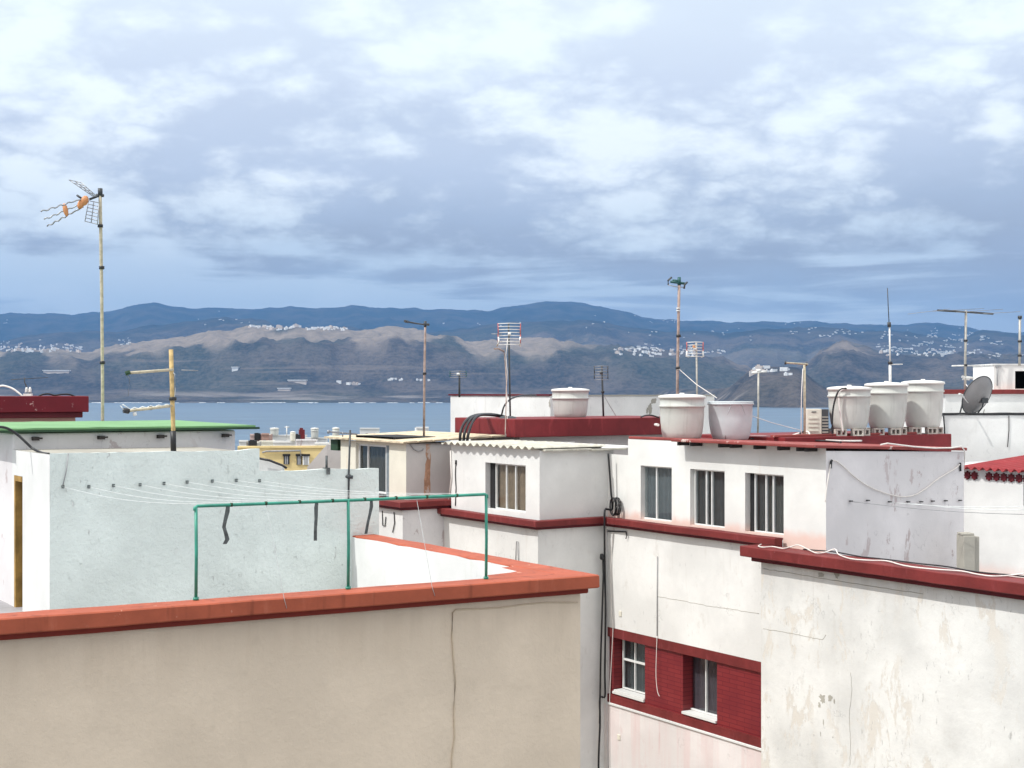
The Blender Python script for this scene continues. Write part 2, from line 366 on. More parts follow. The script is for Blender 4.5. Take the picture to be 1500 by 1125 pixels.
W = bpy.data.worlds.new('World'); S.world = W; W.use_nodes = True
T = W.node_tree; N = T.nodes; L = T.links; N.clear()
def nn(typ, **k):
    n = N.new(typ)
    for a, b in k.items(): setattr(n, a, b)
    return n
def wm(op, a, b=0., c=None):
    m = nn('ShaderNodeMath', operation=op)
    for i, v in enumerate((a, b) if c is None else (a, b, c)):
        if hasattr(v, 'is_output'): L.new(v, m.inputs[i])
        else: m.inputs[i].default_value = v
    return m.outputs[0]
def wr(f, a, b, lo=0., hi=1.):
    m = nn('ShaderNodeMapRange'); m.interpolation_type = 'SMOOTHSTEP'
    for k, v in zip(('From Min', 'From Max', 'To Min', 'To Max'), (a, b, lo, hi)): m.inputs[k].default_value = v
    L.new(f, m.inputs['Value']); return m.outputs[0]
def wcr(f, stops):
    r = nn('ShaderNodeValToRGB'); e = r.color_ramp.elements
    while len(e) > 1: e.remove(e[-1])
    e[0].position = stops[0][0]; e[0].color = (*stops[0][1], 1)
    for p, c in stops[1:]: q = e.new(p); q.color = (*c, 1)
    L.new(f, r.inputs[0]); return r.outputs[0]
def wmix(f, a, b):
    m = nn('ShaderNodeMix', data_type='RGBA'); L.new(f, m.inputs['Factor'])
    i = [x for x in m.inputs if x.type == 'RGBA']; L.new(a, i[0]); L.new(b, i[1]); return [o for o in m.outputs if o.type == 'RGBA'][0]
def wnoise(vec, scale, detail, rough=.55, dist=0.):
    n = nn('ShaderNodeTexNoise'); n.inputs['Scale'].default_value = scale; n.inputs['Detail'].default_value = detail
    n.inputs['Roughness'].default_value = rough; n.inputs['Distortion'].default_value = dist; L.new(vec, n.inputs['Vector']); return n.outputs['Fac']
sky = nn('ShaderNodeTexSky', sky_type='NISHITA'); sky.sun_disc = False; sky.sun_elevation = SUN_EL
sky.sun_rotation = math.atan2(SUN_AZ.x, SUN_AZ.y)
tc = nn('ShaderNodeTexCoord'); sx = nn('ShaderNodeSeparateXYZ'); L.new(tc.outputs['Generated'], sx.inputs[0])
zc = wm('MAXIMUM', sx.outputs[2], 0.)
den = wm('ADD', zc, .33)
cv = nn('ShaderNodeCombineXYZ'); L.new(wm('DIVIDE', sx.outputs[0], den), cv.inputs[0]); L.new(wm('DIVIDE', sx.outputs[1], den), cv.inputs[1]); cv.inputs[2].default_value = SKY_SEED
big = wnoise(cv.outputs[0], 2.4, 3, .5, .1)                     # thick and thin parts of the deck
cv2 = nn('ShaderNodeVectorMath', operation='ADD'); L.new(cv.outputs[0], cv2.inputs[0]); cv2.inputs[1].default_value = (5.3, 2.1, 1)
bil = wnoise(cv2.outputs[0], 3.9, 10, .57, .1)                    # heaped edges
puf = wm('ABSOLUTE', wm('SUBTRACT', wnoise(cv2.outputs[0], 6.2, 9, .57, .1), .5))
# banks seen edge-on near the skyline: stretched along the horizon
hv = nn('ShaderNodeCombineXYZ'); az = wm('ARCTAN2', sx.outputs[0], sx.outputs[1])
L.new(wm('MULTIPLY', az, 4.5), hv.inputs[0]); L.new(wm('MULTIPLY', zc, 52.), hv.inputs[1]); hv.inputs[2].default_value = 8.2
ban = wnoise(hv.outputs[0], 1., 7, .55, .5)
v = wm('ADD', wm('ADD', wm('MULTIPLY', big, .45), wm('MULTIPLY', bil, .55)), wm('MULTIPLY', wm('SUBTRACT', puf, .10), .75))
lowm = wr(zc, .06, .12, 1, 0)
v = wm('ADD', wm('MULTIPLY', v, wm('SUBTRACT', 1., wm('MULTIPLY', lowm, .75))), wm('MULTIPLY', wm('ADD', .5, wm('MULTIPLY', wm('SUBTRACT', ban, .49), 1.9)), wm('MULTIPLY', lowm, .75)))
zr = wm('ADD', zc, wm('MULTIPLY', wm('SUBTRACT', wnoise(cv2.outputs[0], 3.1, 6, .55), .5), .09))
dark = wcr(zr, [(0, (.64, .74, .84)), (.05, (.58, .68, .79)), (.066, (.49, .56, .64)), (.09, (.45, .48, .53)), (.12, (.51, .57, .66)), (.155, (.62, .69, .80)), (.2, (.72, .79, .90)), (.26, (.82, .90, .98)), (.42, (.90, .92, .96)), (1, (1.55, 1.54, 1.50))])
lite = wcr(zr, [(0, (.84, .94, .99)), (.05, (.80, .90, .96)), (.066, (.74, .85, .92)), (.09, (.74, .84, .91)), (.12, (.92, 1.0, 1.03)), (.155, (1.06, 1.12, 1.13)), (.2, (1.06, 1.14, 1.16)), (.26, (1.02, 1.11, 1.15)), (.42, (1.18, 1.2, 1.22)), (1, (2.05, 2.02, 1.95))])
cl = wmix(wr(v, .40, .595), dark, lite)
bgc = nn('ShaderNodeBackground'); L.new(cl, bgc.inputs[0]); bgc.inputs[1].default_value = .88
bgs = nn('ShaderNodeBackground'); L.new(sky.outputs[0], bgs.inputs[0]); bgs.inputs[1].default_value = .09
ms = nn('ShaderNodeMixShader'); L.new(wr(wnoise(cv.outputs[0], .8, 4), .28, .44, .8, 1.), ms.inputs[0])
L.new(bgs.outputs[0], ms.inputs[1]); L.new(bgc.outputs[0], ms.inputs[2])
wo = nn('ShaderNodeOutputWorld'); L.new(ms.outputs[0], wo.inputs[0])

# ---------------------------------------------------------------- hills across the bay
def lerp_tab(tab, x):
    if x <= tab[0][0]: return tab[0][1]
    for (a, b), (c, d) in zip(tab, tab[1:]):
        if x <= c: t_ = (x-a)/(c-a); t_ = t_*t_*(3-2*t_); return b+(d-b)*t_
    return tab[-1][1]
# skyline heights of the ranges, by bearing
RC = [(-200, 470), (0, 462), (60, 460), (110, 461), (150, 458), (200, 449), (225, 446), (255, 451), (300, 455), (330, 456), (420, 452), (500, 452), (515, 449), (560, 453), (640, 455), (715, 455), (760, 448), (800, 443), (850, 446), (880, 450), (905, 457), (950, 466), (1000, 471), (1100, 474), (1150, 476), (1185, 473), (1230, 476), (1300, 477), (1370, 474), (1410, 480), (1440, 486), (1480, 489), (1700, 494)]
RB = [(-200, 500), (0, 500), (60, 492), (100, 488), (170, 487), (230, 480), (290, 470), (330, 466), (360, 470), (420, 480), (600, 490), (680, 482), (760, 472), (850, 470), (930, 482), (1000, 488), (1060, 492), (1120, 484), (1190, 482), (1300, 486), (1360, 494), (1400, 498), (1440, 486), (1470, 490), (1510, 498), (1700, 500)]
RA = [(-200, 520), (0, 521), (60, 519), (130, 522), (155, 513), (220, 503), (290, 494), (330, 488), (365, 484), (440, 485), (520, 487), (550, 485), (575, 481), (600, 487), (640, 497), (690, 505), (730, 502), (780, 501), (830, 506), (900, 513), (1000, 519), (1050, 526), (1090, 542), (1120, 556), (1150, 552), (1180, 533), (1210, 512), (1236, 502), (1260, 507), (1285, 516), (1320, 522), (1400, 523), (1500, 524), (1700, 524)]
RS = [(-200, 0), (0, 4180), (950, 4180), (1010, 3500), (1080, 2950), (1200, 2850), (1700, 2800)]   # shoreline distance
def fbm(x, y, s, o=5):
    a, f, r = 1., s, 0.
    for _ in range(o): r += a*noise.noise(Vector((x*f, y*f, 7.7))); a *= .5; f *= 2.1
    return r
def ridged(x, y, s, o=4):
    a, f, r = 1., s, 0.
    for _ in range(o): r += a*(1-2*abs(noise.noise(Vector((x*f, y*f, 3.3))))); a *= .5; f *= 2.1
    return r*.5
R_A, R_B, R_C = 5900., 9000., 13200.
def sstep(a, b, x): t_ = max(0, min(1, (x-a)/(b-a))); return t_*t_*(3-2*t_)
def hill(px, r):
    x = (px-CX)/FPX*r; y = r
    rs = lerp_tab(RS[1:], px)+60*fbm(x, y, .002, 3)
    d = r-rs
    if d < -40: return -6., 0, 0
    wob = 4.5*fbm(px, r*.02, .013, 4)+1.6*fbm(px, r*.01, .075, 4)
    crA = 30+(CY-(lerp_tab(RA, px)+wob*.5))/FPX*R_A
    crB = 30+(CY-(lerp_tab(RB, px+wob)+wob*.8))/FPX*R_B
    crC = 30+(CY-(lerp_tab(RC, px+wob*.6)+wob*.35))/FPX*R_C
    shelf = 10*sstep(-5, 40, d)+34*sstep(60, 420, d)-3
    if px > 1010: shelf += 50*sstep(-10, 120, d)*sstep(1060, 1110, px)*sstep(1215, 1160, px)
    gul = ridged(x, y*.5, .0085, 5); rough = fbm(x, y, .0016, 6)
    fa = 4520+160*noise.noise(Vector((px*.006, 2, 0)))
    tA = (r-fa)/(R_A-fa)
    if tA <= 0: pa = 0
    elif tA < 1: pa = .52*sstep(0, .28, tA)+.48*sstep(.08, 1., tA)+.035*math.sin(tA*24+noise.noise(Vector((px*.02, 0, 0)))*2)*(1-tA)*sstep(.05, .3, tA)
    else: pa = 1-.75*sstep(R_A, R_A+1500, r)
    spur = ridged(px*14+900*tA, 220*tA, .0011, 3)
    if 0 < tA < 1: pa += .13*spur*sstep(.02, .2, tA)*sstep(.95, .45, tA)
    hA = crA*pa+(42*gul*pa*(1-.8*sstep(.5, 1, tA)) if tA > 0 else 0)+5*rough*min(1, max(0, tA*2))
    tB = (r-6300)/(R_B-6300)
    pb = 0 if tB <= 0 else (.3*sstep(0, .4, tB)+.7*sstep(.15, 1, tB) if tB < 1 else 1-.5*sstep(R_B, R_B+1600, r))
    hB = crB*(pb+(.12*ridged(px*14+500*tB, 300*tB, .0014, 3)*sstep(.05, .3, tB)*sstep(.95, .5, tB) if 0 < tB < 1 else 0))+(crB*.12*gul*pb*(1-sstep(.3, .8, tB))+16*fbm(x, y, .0035, 5)*min(1, tB*2) if tB > 0 else 0)
    tC = (r-9300)/(R_C-9300)
    pc = 0 if tC <= 0 else (.25*sstep(0, .3, tC)+.75*sstep(.1, 1, tC) if tC < 1 else 1-.3*sstep(R_C, R_C+1800, r))
    hC = crC*(pc+(.10*ridged(px*14+700*tC, 300*tC, .0012, 3)*sstep(.05, .3, tC)*sstep(.95, .5, tC) if 0 < tC < 1 else 0))+(crC*.09*gul*pc*(1-sstep(.3, .8, tC))+26*fbm(x, y, .0028, 5)*min(1, tC*2) if tC > 0 else 0)
    tan = 0.
    if r < 7600:
        t0 = .42+.62*noise.noise(Vector((px*.016, r*.0002, 4)))-.30*math.exp(-((px-300)/70)**2)-.30*math.exp(-((px-570)/50)**2)
        tan = sstep(.16, .34, tA)*sstep(t0-.05, t0+.05, tA+.22*fbm(x, y, .0045, 5))*sstep(-.40, .20, fbm(x, y, .0011, 4)+.55*math.exp(-((px-300)/90)**2)+.7*math.exp(-((px-575)/60)**2)+.45*math.exp(-((px-760)/130)**2)-.35*sstep(1080, 1180, px))
    h = max(shelf+3*rough*sstep(30, 300, d), hA, hB, hC)
    if h == hC or h == hB: tan *= .3
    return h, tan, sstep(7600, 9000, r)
rr = [2700+75*i for i in range(24)]
while rr[-1] < 15200: rr.append(rr[-1]*1.0098+4)
pxs = [-220+5*i for i in range(int(1940/5)+1)]
HG = [[hill(p, r) for p in pxs] for r in rr]
mb = MB(); mb.grid([[((p-CX)/FPX*r, r, HG[i][j][0]) for j, p in enumerate(pxs)] for i, r in enumerate(rr)])
t = NT('hill_ground')
at = t.node('ShaderNodeAttribute', attribute_name='dry'); ge = t.node('ShaderNodeNewGeometry'); s2 = t.node('ShaderNodeSeparateXYZ'); t.L.new(ge.outputs['Normal'], s2.inputs[0])
n1 = t.noise(.004, detail=8, rough=.65); n2 = t.noise(.02, detail=6, rough=.7); n3 = t.noise(.0012, detail=4); n4 = t.noise(.055, (1, 1, 2), detail=7, rough=.75)
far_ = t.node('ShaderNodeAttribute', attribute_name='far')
col = t.mix(t.ramp(n1, .42, .58), (.040, .038, .036), (.120, .100, .083))
col = t.mix(t.ramp(n3, .45, .6, 0, .6), col, (.050, .066, .044))
col = t.mix(t.ramp(n2, .55, .72, 0, .6), col, (.028, .034, .028))
col = t.mix(t.ramp(n4, .46, .60, 0, .4), col, (.135, .118, .098))
col = t.mix(t.ramp(n4, .52, .40, 0, .4), col, (.014, .018, .016))
str_ = t.noise(1., (.0012, .0012, .05), detail=5, rough=.6)                       # rock beds on the scarps
col = t.mix(t.math('MULTIPLY', t.ramp(str_, .54, .62, 0, .5), t.ramp(s2.outputs[2], .97, .85)), col, (.20, .165, .13))
col = t.mix(far_.outputs['Fac'], col, t.mix(t.ramp(n1, .4, .62), (.012, .019, .014), (.050, .046, .036)))  # far ranges darkened: cloud shade put into their ground colour
col = t.mix(t.math('MULTIPLY', at.outputs['Fac'], t.ramp(n2, .3, .7, .55, 1)), col, (.31, .255, .20))
pl = t.node('ShaderNodeSeparateXYZ'); t.L.new(t.coord(), pl.inputs[0])
col = t.mix(t.math('MULTIPLY', t.ramp(pl.outputs[2], 40, 16), t.ramp(t.noise(1, (.002, .006, .002), detail=6), .5, .62, 0, .8)), col, (.30, .27, .24))
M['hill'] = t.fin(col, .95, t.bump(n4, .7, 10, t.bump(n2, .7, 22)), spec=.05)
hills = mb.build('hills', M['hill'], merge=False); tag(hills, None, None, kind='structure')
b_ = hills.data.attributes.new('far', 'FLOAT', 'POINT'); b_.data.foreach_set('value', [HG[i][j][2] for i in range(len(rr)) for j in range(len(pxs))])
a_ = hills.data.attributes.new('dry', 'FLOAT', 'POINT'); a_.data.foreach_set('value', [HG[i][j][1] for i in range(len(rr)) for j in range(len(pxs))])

# ---------------------------------------------------------------- sea, surf and the ground of the town
t = NT('sea_water')
w1 = t.noise(.05, (1, 1.6, 1), detail=6, rough=.65); w2 = t.noise(.0045, (1, 5, 1), detail=7, rough=.65)
col = t.mix(t.ramp(w2, .4, .65), (.022, .070, .125), (.062, .135, .20))
foam = t.noise(.022, (1, 2.6, 1), detail=8, rough=.75)
col = t.mix(t.ramp(foam, .68, .74, 0, .5), col, (.5, .55, .6))
M['sea'] = t.fin(col, .32, t.bump(w1, .8, 1.2), spec=.5)
mb = MB(); mb.face([(-9000, 330, 0), (9000, 330, 0), (9000, 5200, 0), (-9000, 5200, 0)])
tag(mb.build('sea', M['sea']), None, None, kind='structure')
t = NT('street_ground'); g1 = t.noise(.3, detail=6)
M['street'] = t.fin(t.mix(t.ramp(g1, .3, .7), (.10, .098, .095), (.17, .16, .15)), .9, t.bump(t.noise(3, detail=5), .3, .02))
mb = MB(); rows = []
for k in range(31):
    y = -60+k*16; z = 12-8*sstep(60, 300, y)-5.5*sstep(280, 400, y)
    rows.append([(-500+25*i, y, z+(.0 if y < 40 else .4*nz((-500+25*i, y, 0), .02))) for i in range(41)])
mb.grid(rows); tag(mb.build('ground', M['street']), None, None, kind='structure')

def cast(px, py, rmin=2700, rmax=15000):
    """first place on the hills seen along this bearing at this height of the view"""
    j = (px-pxs[0])/5; j0 = max(0, min(len(pxs)-2, int(j))); f = j-j0; prev = None
    for i, r in enumerate(rr):
        if r < rmin: continue
        h = HG[i][j0][0]*(1-f)+HG[i][j0+1][0]*f
        yy = CY-(h-ZC)/r*FPX
        if yy <= py and h > 2: return Vector(((px-CX)/FPX*r, r, h))
        if r > rmax: return None
rnd = random.Random(4)
def house_mesh(w, d, h, roofbox):
    mb = MB(); fr = Fr((0, 0), (1, 0))
    mb.box(fr, -w/2, w/2, -d/2, d/2, -4, h)
    if roofbox: mb.box(fr, -w*.3, w*.1, -d*.3, d*.2, h, h+2.4, skip=(5,))
    return mb
HM = []
for k in range(6):
    o = house_mesh(rnd.uniform(6, 14), rnd.uniform(6, 10), rnd.uniform(3, 7), k % 2).build('white_house', M['fartan' if k == 5 else 'farwhite'])
    HM.append(o.data); bpy.data.objects.remove(o)
# (bearing range, height range in the view, count, label, group, own objects?)
towns = [
 (366, 514, 477, 485, 110, 'tiny white house in the long row along the tan hill crest left of centre', 'houses on the tan hill crest', 1, 5200, 6600),
 (496, 640, 565, 570, 14, 'tiny pale house in the thin line above the shore below the central hill', 'houses above the central shore', 1, 4200, 5200),
 (900, 1066, 511, 524, 84, 'tiny white house on the plateau edge behind the tall pole mast, right of centre', 'houses on the plateau right of centre', 1, 4800, 7600),
 (1095, 1166, 543, 552, 22, 'tiny white house in the small cluster in the valley left of the dark cone hill', 'houses in the valley beside the cone hill', 1, 3000, 6500),
 (0, 122, 505, 520, 76, 'tiny white house in the spread-out town at the left edge of the hills', 'houses of the town at the left edge', 1, 5200, 9000),
 (1286, 1400, 512, 523, 40, 'tiny white house in the town on the slope behind the three water tanks', 'houses of the town behind the water tanks', 1, 5000, 9000),
]
far_rest = [(1290, 1420, 512, 524, 150), (1340, 1440, 488, 506, 70), (1280, 1470, 490, 523, 260), (1150, 1310, 474, 498, 110), (1300, 1440, 482, 494, 70), (150, 190, 494, 510, 26), (290, 368, 460, 474, 40), (840, 1010, 466, 494, 55), (0, 30, 468, 476, 14), (640, 800, 470, 486, 10), (0, 140, 500, 512, 40), (1440, 1500, 516, 526, 24), (900, 1060, 507, 520, 90), (1000, 1100, 476, 500, 30)]
nown = 0
for a, b, c, d, n, lab, grp, own, r0, r1 in towns:
    for _ in range(n):
        px = rnd.uniform(a, b); py = rnd.uniform(c, d) if rnd.random() > .5 else (c+d)/2+rnd.gauss(0, (d-c)*.15)
        p = cast(px, py, r0, r1)
        if p is None or p.y > r1+300: continue
        o = bpy.data.objects.new('white_house', rnd.choice(HM)); COL.objects.link(o); o.location = p; o.rotation_euler = (0, 0, rnd.choice((0, .3, -.4, .7))+rnd.uniform(-.1, .1))
        k = rnd.uniform(.8, 1.25); o.scale = (k, k, k); tag(o, lab, 'house', grp); nown += 1
mb = MB()
for a, b, c, d, n in far_rest:
    for _ in range(n):
        px = rnd.uniform(a, b); py = rnd.gauss((c+d)/2, (d-c)*.27)
        p = cast(px, py, 5200, 14000)
        if p is None: continue
        th = rnd.uniform(0, 1.5); fr = Fr((p.x, p.y), (math.cos(th), math.sin(th)))
        if nz((px*.045, py*.13, 0), 1) < .08: continue
        w = rnd.choice((3, 4, 5, 6, 8, 11))*(1 if p.y < 9000 else 1.3)
        mb.box(fr, -w/2, w/2, -6, 6, p.z-5, p.z+rnd.uniform(2.5, 6), skip=(5,))
far = mb.build('far_houses', M['farspeck'], merge=False)
tag(far, 'countless white specks of houses scattered over the blue mountain slopes', 'houses', kind='stuff')
# long low halls above the left shore, and the hut on the slope
for px0, px1, py, lab in ((407, 425, 573, 'low white hall near the shore, left one of the two long roofs'), (422, 449, 570, 'long white hall near the shore with dark open front'), (63, 102, 547, 'long white warehouse roof low on the left slope'), (340, 349, 553, 'small white cube house alone on the dark slope')):
    p = cast((px0+px1)/2, py, 4200, 6000); w = (px1-px0)/FPX*p.y; fr = Fr((p.x, p.y), (1, -.12)); hh = 9 if px1-px0 < 12 else 7
    r = thing('hall_building' if w > 30 else 'white_house', lab, 'building', tuple(p))
    m = MB().box(fr, -w/2, w/2, -9, 3, p.z-9, p.z+hh); m.build('wall', M['fartan'] if w > 30 else M['farwhite'], r)
    m = MB().box(fr, -w/2-2, w/2+2, -10, 5, p.z+hh+.02, p.z+hh+2.4); m.build('roof', M['farwhite'], r)
# breaking surf along the shore
mb = MB()
for _ in range(46):
    px = rnd.choice([rnd.uniform(0, 700), rnd.uniform(380, 660), rnd.uniform(110, 260)]); r = lerp_tab(RS[1:], px)-rnd.uniform(5, 90); x = (px-CX)/FPX*r; w = rnd.uniform(6, 34)
    row = [[(x+w*(i/6-.5), r+rnd.uniform(-3, 3)+s_*rnd.uniform(2, 9), .25+(.9 if s_ == 1 else 0)) for i in range(7)] for s_ in (0, 1, 2)]
    mb.grid(row)
t = NT('surf_foam'); M['foam'] = t.fin((.72, .76, .78), .8)
tag(mb.build('surf', M['foam']), 'white breaking surf along the far shoreline', 'surf', kind='stuff')

# air
mb = MB(); mb.hexa([Vector(p) for p in ((-10500, -90, -8), (10500, -90, -8), (10500, 15600, -8), (-10500, 15600, -8), (-10500, -90, 1010), (10500, -90, 1010), (10500, 15600, 1010), (-10500, 15600, 1010))])
hz = bpy.data.materials.new('haze_air'); hz.use_nodes = True; hz.node_tree.nodes.clear()
pv = hz.node_tree.nodes.new('ShaderNodeVolumePrincipled'); oo = hz.node_tree.nodes.new('ShaderNodeOutputMaterial'); hz.node_tree.links.new(pv.outputs[0], oo.inputs['Volume'])
pv.inputs['Color'].default_value = (.165, .36, .69, 1); pv.inputs['Density'].default_value = 7e-5; pv.inputs['Anisotropy'].default_value = 0
tag(mb.build('haze', hz), None, None, kind='stuff')
# ================================================================ foreground apartment block with the orange coping
FLR = 26.1
D1 = Vector((.8725, .4885)); N1 = Vector((D1.y, -D1.x))
CO = V2(878, 18.0); ZT = zof(842, 18.0)                       # outer corner and top of the coping
WALL_IN = .26
wc = CO-N1*WALL_IN-A1*.125                               # corner of the wall under it
fw = Fr(wc, D1)
bei = thing('apartment_building', 'beige apartment building with orange coping and sunken rooftop terrace in the foreground', 'building', (wc.x, wc.y, 12))
GY = Vector((P(555, 782, 23.2).x, 23.2))                       # right end of the grey-blue wall
fg = Fr(GY, Vector((math.cos(math.radians(32.75)), math.sin(math.radians(32.75)))))
poly = [fw.xy(-13), fw.xy(0), fw.xy(0)+A2*14, fw.xy(-13)+A2*14]
mb = MB().prism(poly, 11.5, ZT-.24, top=False, bottom=False); mb.build('wall', M['beige'], bei)
side0 = CO-N1*.405-A1*.435
mb = MB()                                                       # inner faces of the parapets
inner = [fw.xy(-13)-N1*.14, side0+Vector((0, 0)), side0+A2*9.0]
fi = Fr(inner[1], inner[2]-inner[1])
mb.face([(inner[0].x, inner[0].y, 26.6), (inner[1].x, inner[1].y, 26.6), (inner[1].x, inner[1].y, ZT-.06), (inner[0].x, inner[0].y, ZT-.06)])
k = 26; top = []
for i in range(k+1):
    p = inner[1].lerp(inner[2], i/k); top.append(Vector((p.x, p.y, ZT-.008-.045*max(0, nz((i*.9, 3, 1))))))
for i in range(k): mb.face([(top[i].x, top[i].y, 26.6), (top[i+1].x, top[i+1].y, 26.6), top[i+1], top[i]])
mb.build('parapet', M['bright'], bei)
mb = MB(); mb.face([(p.x, p.y, 26.7) for p in (fw.xy(-13)-N1*.1, side0+A1*.1, side0+A1*.1+A2*13, fw.xy(-13)+A2*13)]); mb.build('terrace_floor', M['terrace'], bei)
path = [CO-D1*14, CO, CO+A2*9.2]
mb = MB().sweep(path, [(0, ZT-.168), (0, ZT), (-.40, ZT), (-.40, ZT-.168)], step=.35, jit=.006, cham=.014)
cop = mb.build('coping', M['orange'], bei)
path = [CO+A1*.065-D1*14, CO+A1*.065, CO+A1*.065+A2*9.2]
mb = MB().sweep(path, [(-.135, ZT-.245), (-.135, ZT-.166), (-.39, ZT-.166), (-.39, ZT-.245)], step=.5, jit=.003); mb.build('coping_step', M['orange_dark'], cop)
# white paint spilt over the inner corner of the coping
mb = MB(); z = ZT+.011
pts = [P(735, 829, 19.0), P(748, 824, 19), P(712, 812.5, 19), P(690, 808, 19), P(660, 806, 19), P(672, 818, 19), P(700, 838, 19), P(745, 834, 19), P(724, 832, 19)]
def onz(px, py, z): Y = (ZC-z)*FPX/(py-CY); return Vector(((px-CX)/FPX*Y, Y, z))
z = ZT-.004; fp_ = [onz(*q, z) for q in ((816, 840.6), (790, 835.6), (765, 831), (742, 826.5), (752, 829.3), (734, 831.5), (757, 836.8), (748, 838.6), (714, 842.5), (716, 846.5), (760, 845), (800, 842.5))]
mb.face(fp_); lo_ = [p-Vector((0, 0, .16)) for p in fp_]
for i in range(len(fp_)): j = (i+1) % len(fp_); mb.face([lo_[i], lo_[j], fp_[j], fp_[i]], 1)
mb.build('corner_fillet', [M['orange'], M['bright']], cop)
# cable painted over on the beige wall
def wpt(px, py, off=.012): return fw.px(px, py, off)
mb = MB().tube([wpt(846, 882.5), wpt(800, 882.5), wpt(770, 885), wpt(735, 890), wpt(700, 892), wpt(668, 893), wpt(663, 897), wpt(662, 930), wpt(664, 960), wpt(667, 1000), wpt(665, 1040), wpt(666, 1080), wpt(662, 1110), wpt(661, 1160)], .008)
mb.build('cable', M['cable_beige'], bei)

# ---------------------------------------------------------------- stair house and low wall at the back of the terrace
uL = fg.u(73); uM = fg.u(380)
zTL, zTM, zTR = fg.z(73, 665), fg.z(378, 659), fg.z(555, 685.5)
sh = thing('stair_house', 'blue-grey rough rendered stair house with white end wall and open brown door frame', 'building', tuple(fg.at(uL, 0, 26.7)))
mb = MB()
def rough_wall(mb, fr, u0, u1, z0, ztop, step=.12, amp=.012, mat=0):
    nu = max(2, int((u1-u0)/step)); nzv = max(2, int((ztop-z0)/step)); rows = []
    for j in range(nzv+1):
        row = []
        for i in range(nu+1):
            u = u0+(u1-u0)*i/nu; zt = ztop+.022*nz((u, 0, 0), 2.2, 5)+.01*nz((u, 0, 0), 9, 6); z = z0+(zt-z0)*j/nzv
            row.append(fr.at(u, amp*(nz((u, z, 0), 1.1, 3)+.6*nz((u, z, 0), 4, 4)), z))
        rows.append(row)
    mb.grid(rows, mat, True); return rows[-1]
ta = rough_wall(mb, fg, uL, uM, 26.65, zTL)
tb = rough_wall(mb, fg, uM, .0, 26.65, zTR)
for tt, dep in ((ta, .16), (tb, .16)):
    mb.grid([tt, [Vector((p.x-fg.n.x*dep, p.y-fg.n.y*dep, p.z-.004)) for p in tt]], 0, False)
mb.box(fg, uM-.2, uM, -.165, -.006, 28.4, zTL-.02, 0)
mb.box(fg, -.001, 0.0, -.16, -.004, 26.65, zTR-.01, 0)
mb.build('wall', M['bluegrey'], sh, merge=False)
fl = Fr(fg.xy(uL)+A2*6, -A2); fl = Fr(fg.xy(uL)+A2*4.2, Vector((-A2.x, -A2.y)))       # lit end wall, left to right
L0 = 4.2
du0, du1 = fl.u(20.5), fl.u(33)
mb = MB(); mb.wall(fl, 0, L0-.004, 26.65, zTL-.01, [(du0, du1, 26.66, fl.z(27, 697))], depth=.16)
tp_ = MB(); tp_.face([fl.at(0, -.02, zTL-.012), fl.at(L0-.1, -.02, zTL-.012), fl.at(L0-.1, -(uM-uL-.2), zTL-.03), fl.at(0, -(uM-uL-.2), zTL-.03)]); tp_.build('roof', M['concrete'], sh)
mb.build('end_wall', M['bright'], sh)
zd = fl.z(27, 697)
mb = MB().box(fl, du0, du0+.08, -.14, .0, 26.67, zd-.004).box(fl, du1-.07, du1, -.14, -.02, 26.67, zd-.004).box(fl, du0+.08, du1-.07, -.14, .0, zd-.09, zd-.004)
dr = mb.build('door_frame', M['doorwood'], sh, bevel=.008)
mb = MB().box(fl, du0+.08, du1-.07, -.15, -.12, 26.67, zd-.09); mb.build('door', M['dark'], dr)
# dark conduit and cracks on the stair house
mb = MB().tube([fg.px(100, 664, .02), fg.px(97, 690, .02), fg.px(92, 712, .02)], .008); mb.build('conduit', M['cable_grey'], sh)

# hooks and lines
hooks = [(92, 713), (130, 713), (166, 711), (205, 710), (240, 708), (274, 706), (311, 704.5), (346, 703.5), (380, 704)]
BAR = []
def barpt(px, py):
    p = Fr(CO-N1*.33, D1); return p.px(px, py)
fb = Fr(CO-N1*.33, D1); zb = fb.z(286, 741.5); zb2 = fb.z(712, 724)
fr_ = thing('clothes_drying_frame', 'green painted pipe frame for clotheslines standing on the orange coping', 'drying frame', tuple(fb.at(fb.u(510), 0, ZT)))
uA, uB, uC = fb.u(287), fb.u(510), fb.u(712)
for u in (uA, uB, uC):
    zz = zb+(zb2-zb)*(u-uA)/(uC-uA)
    MB().tube([fb.at(u, 0, ZT-.002), fb.at(u+.004, .003, (ZT+zz)/2), fb.at(u, 0, zz)], .0185, seg=10).tube([fb.at(u, 0, ZT), fb.at(u, 0, ZT+.03)], .032, seg=10).build('post', M['green_pipe'], fr_)
MB().tube([fb.at(uA-.016, 0, zb-.05), fb.at(uA-.012, 0, zb-.015), fb.at(uA+.02, 0, zb)]+[fb.at(uA+(uC-uA)*k/14, .004*math.sin(k*1.7), zb+(zb2-zb)*k/14-.006*math.sin(k*math.pi/14)) for k in range(1, 14)]+[fb.at(uC-.02, 0, zb2), fb.at(uC+.012, 0, zb2-.015), fb.at(uC+.014, 0, zb2-.05)], .0185, seg=10).build('crossbar', M['green_pipe'], fr_)
for u in [uA+(uC-uA)*k/9 for k in range(1, 9)]:
    zz = zb+(zb2-zb)*(u-uA)/(uC-uA); MB().tube([fb.at(u-.012, 0, zz), fb.at(u+.012, 0, zz)], .0235, seg=10).build('collar', M['green_dark'], fr_)
dn = ['nearest the door', 'second from the door', 'third from the door', 'fourth from the door', 'fifth from the door', 'sixth from the door', 'seventh from the door', 'eighth from the door', 'farthest from the door']
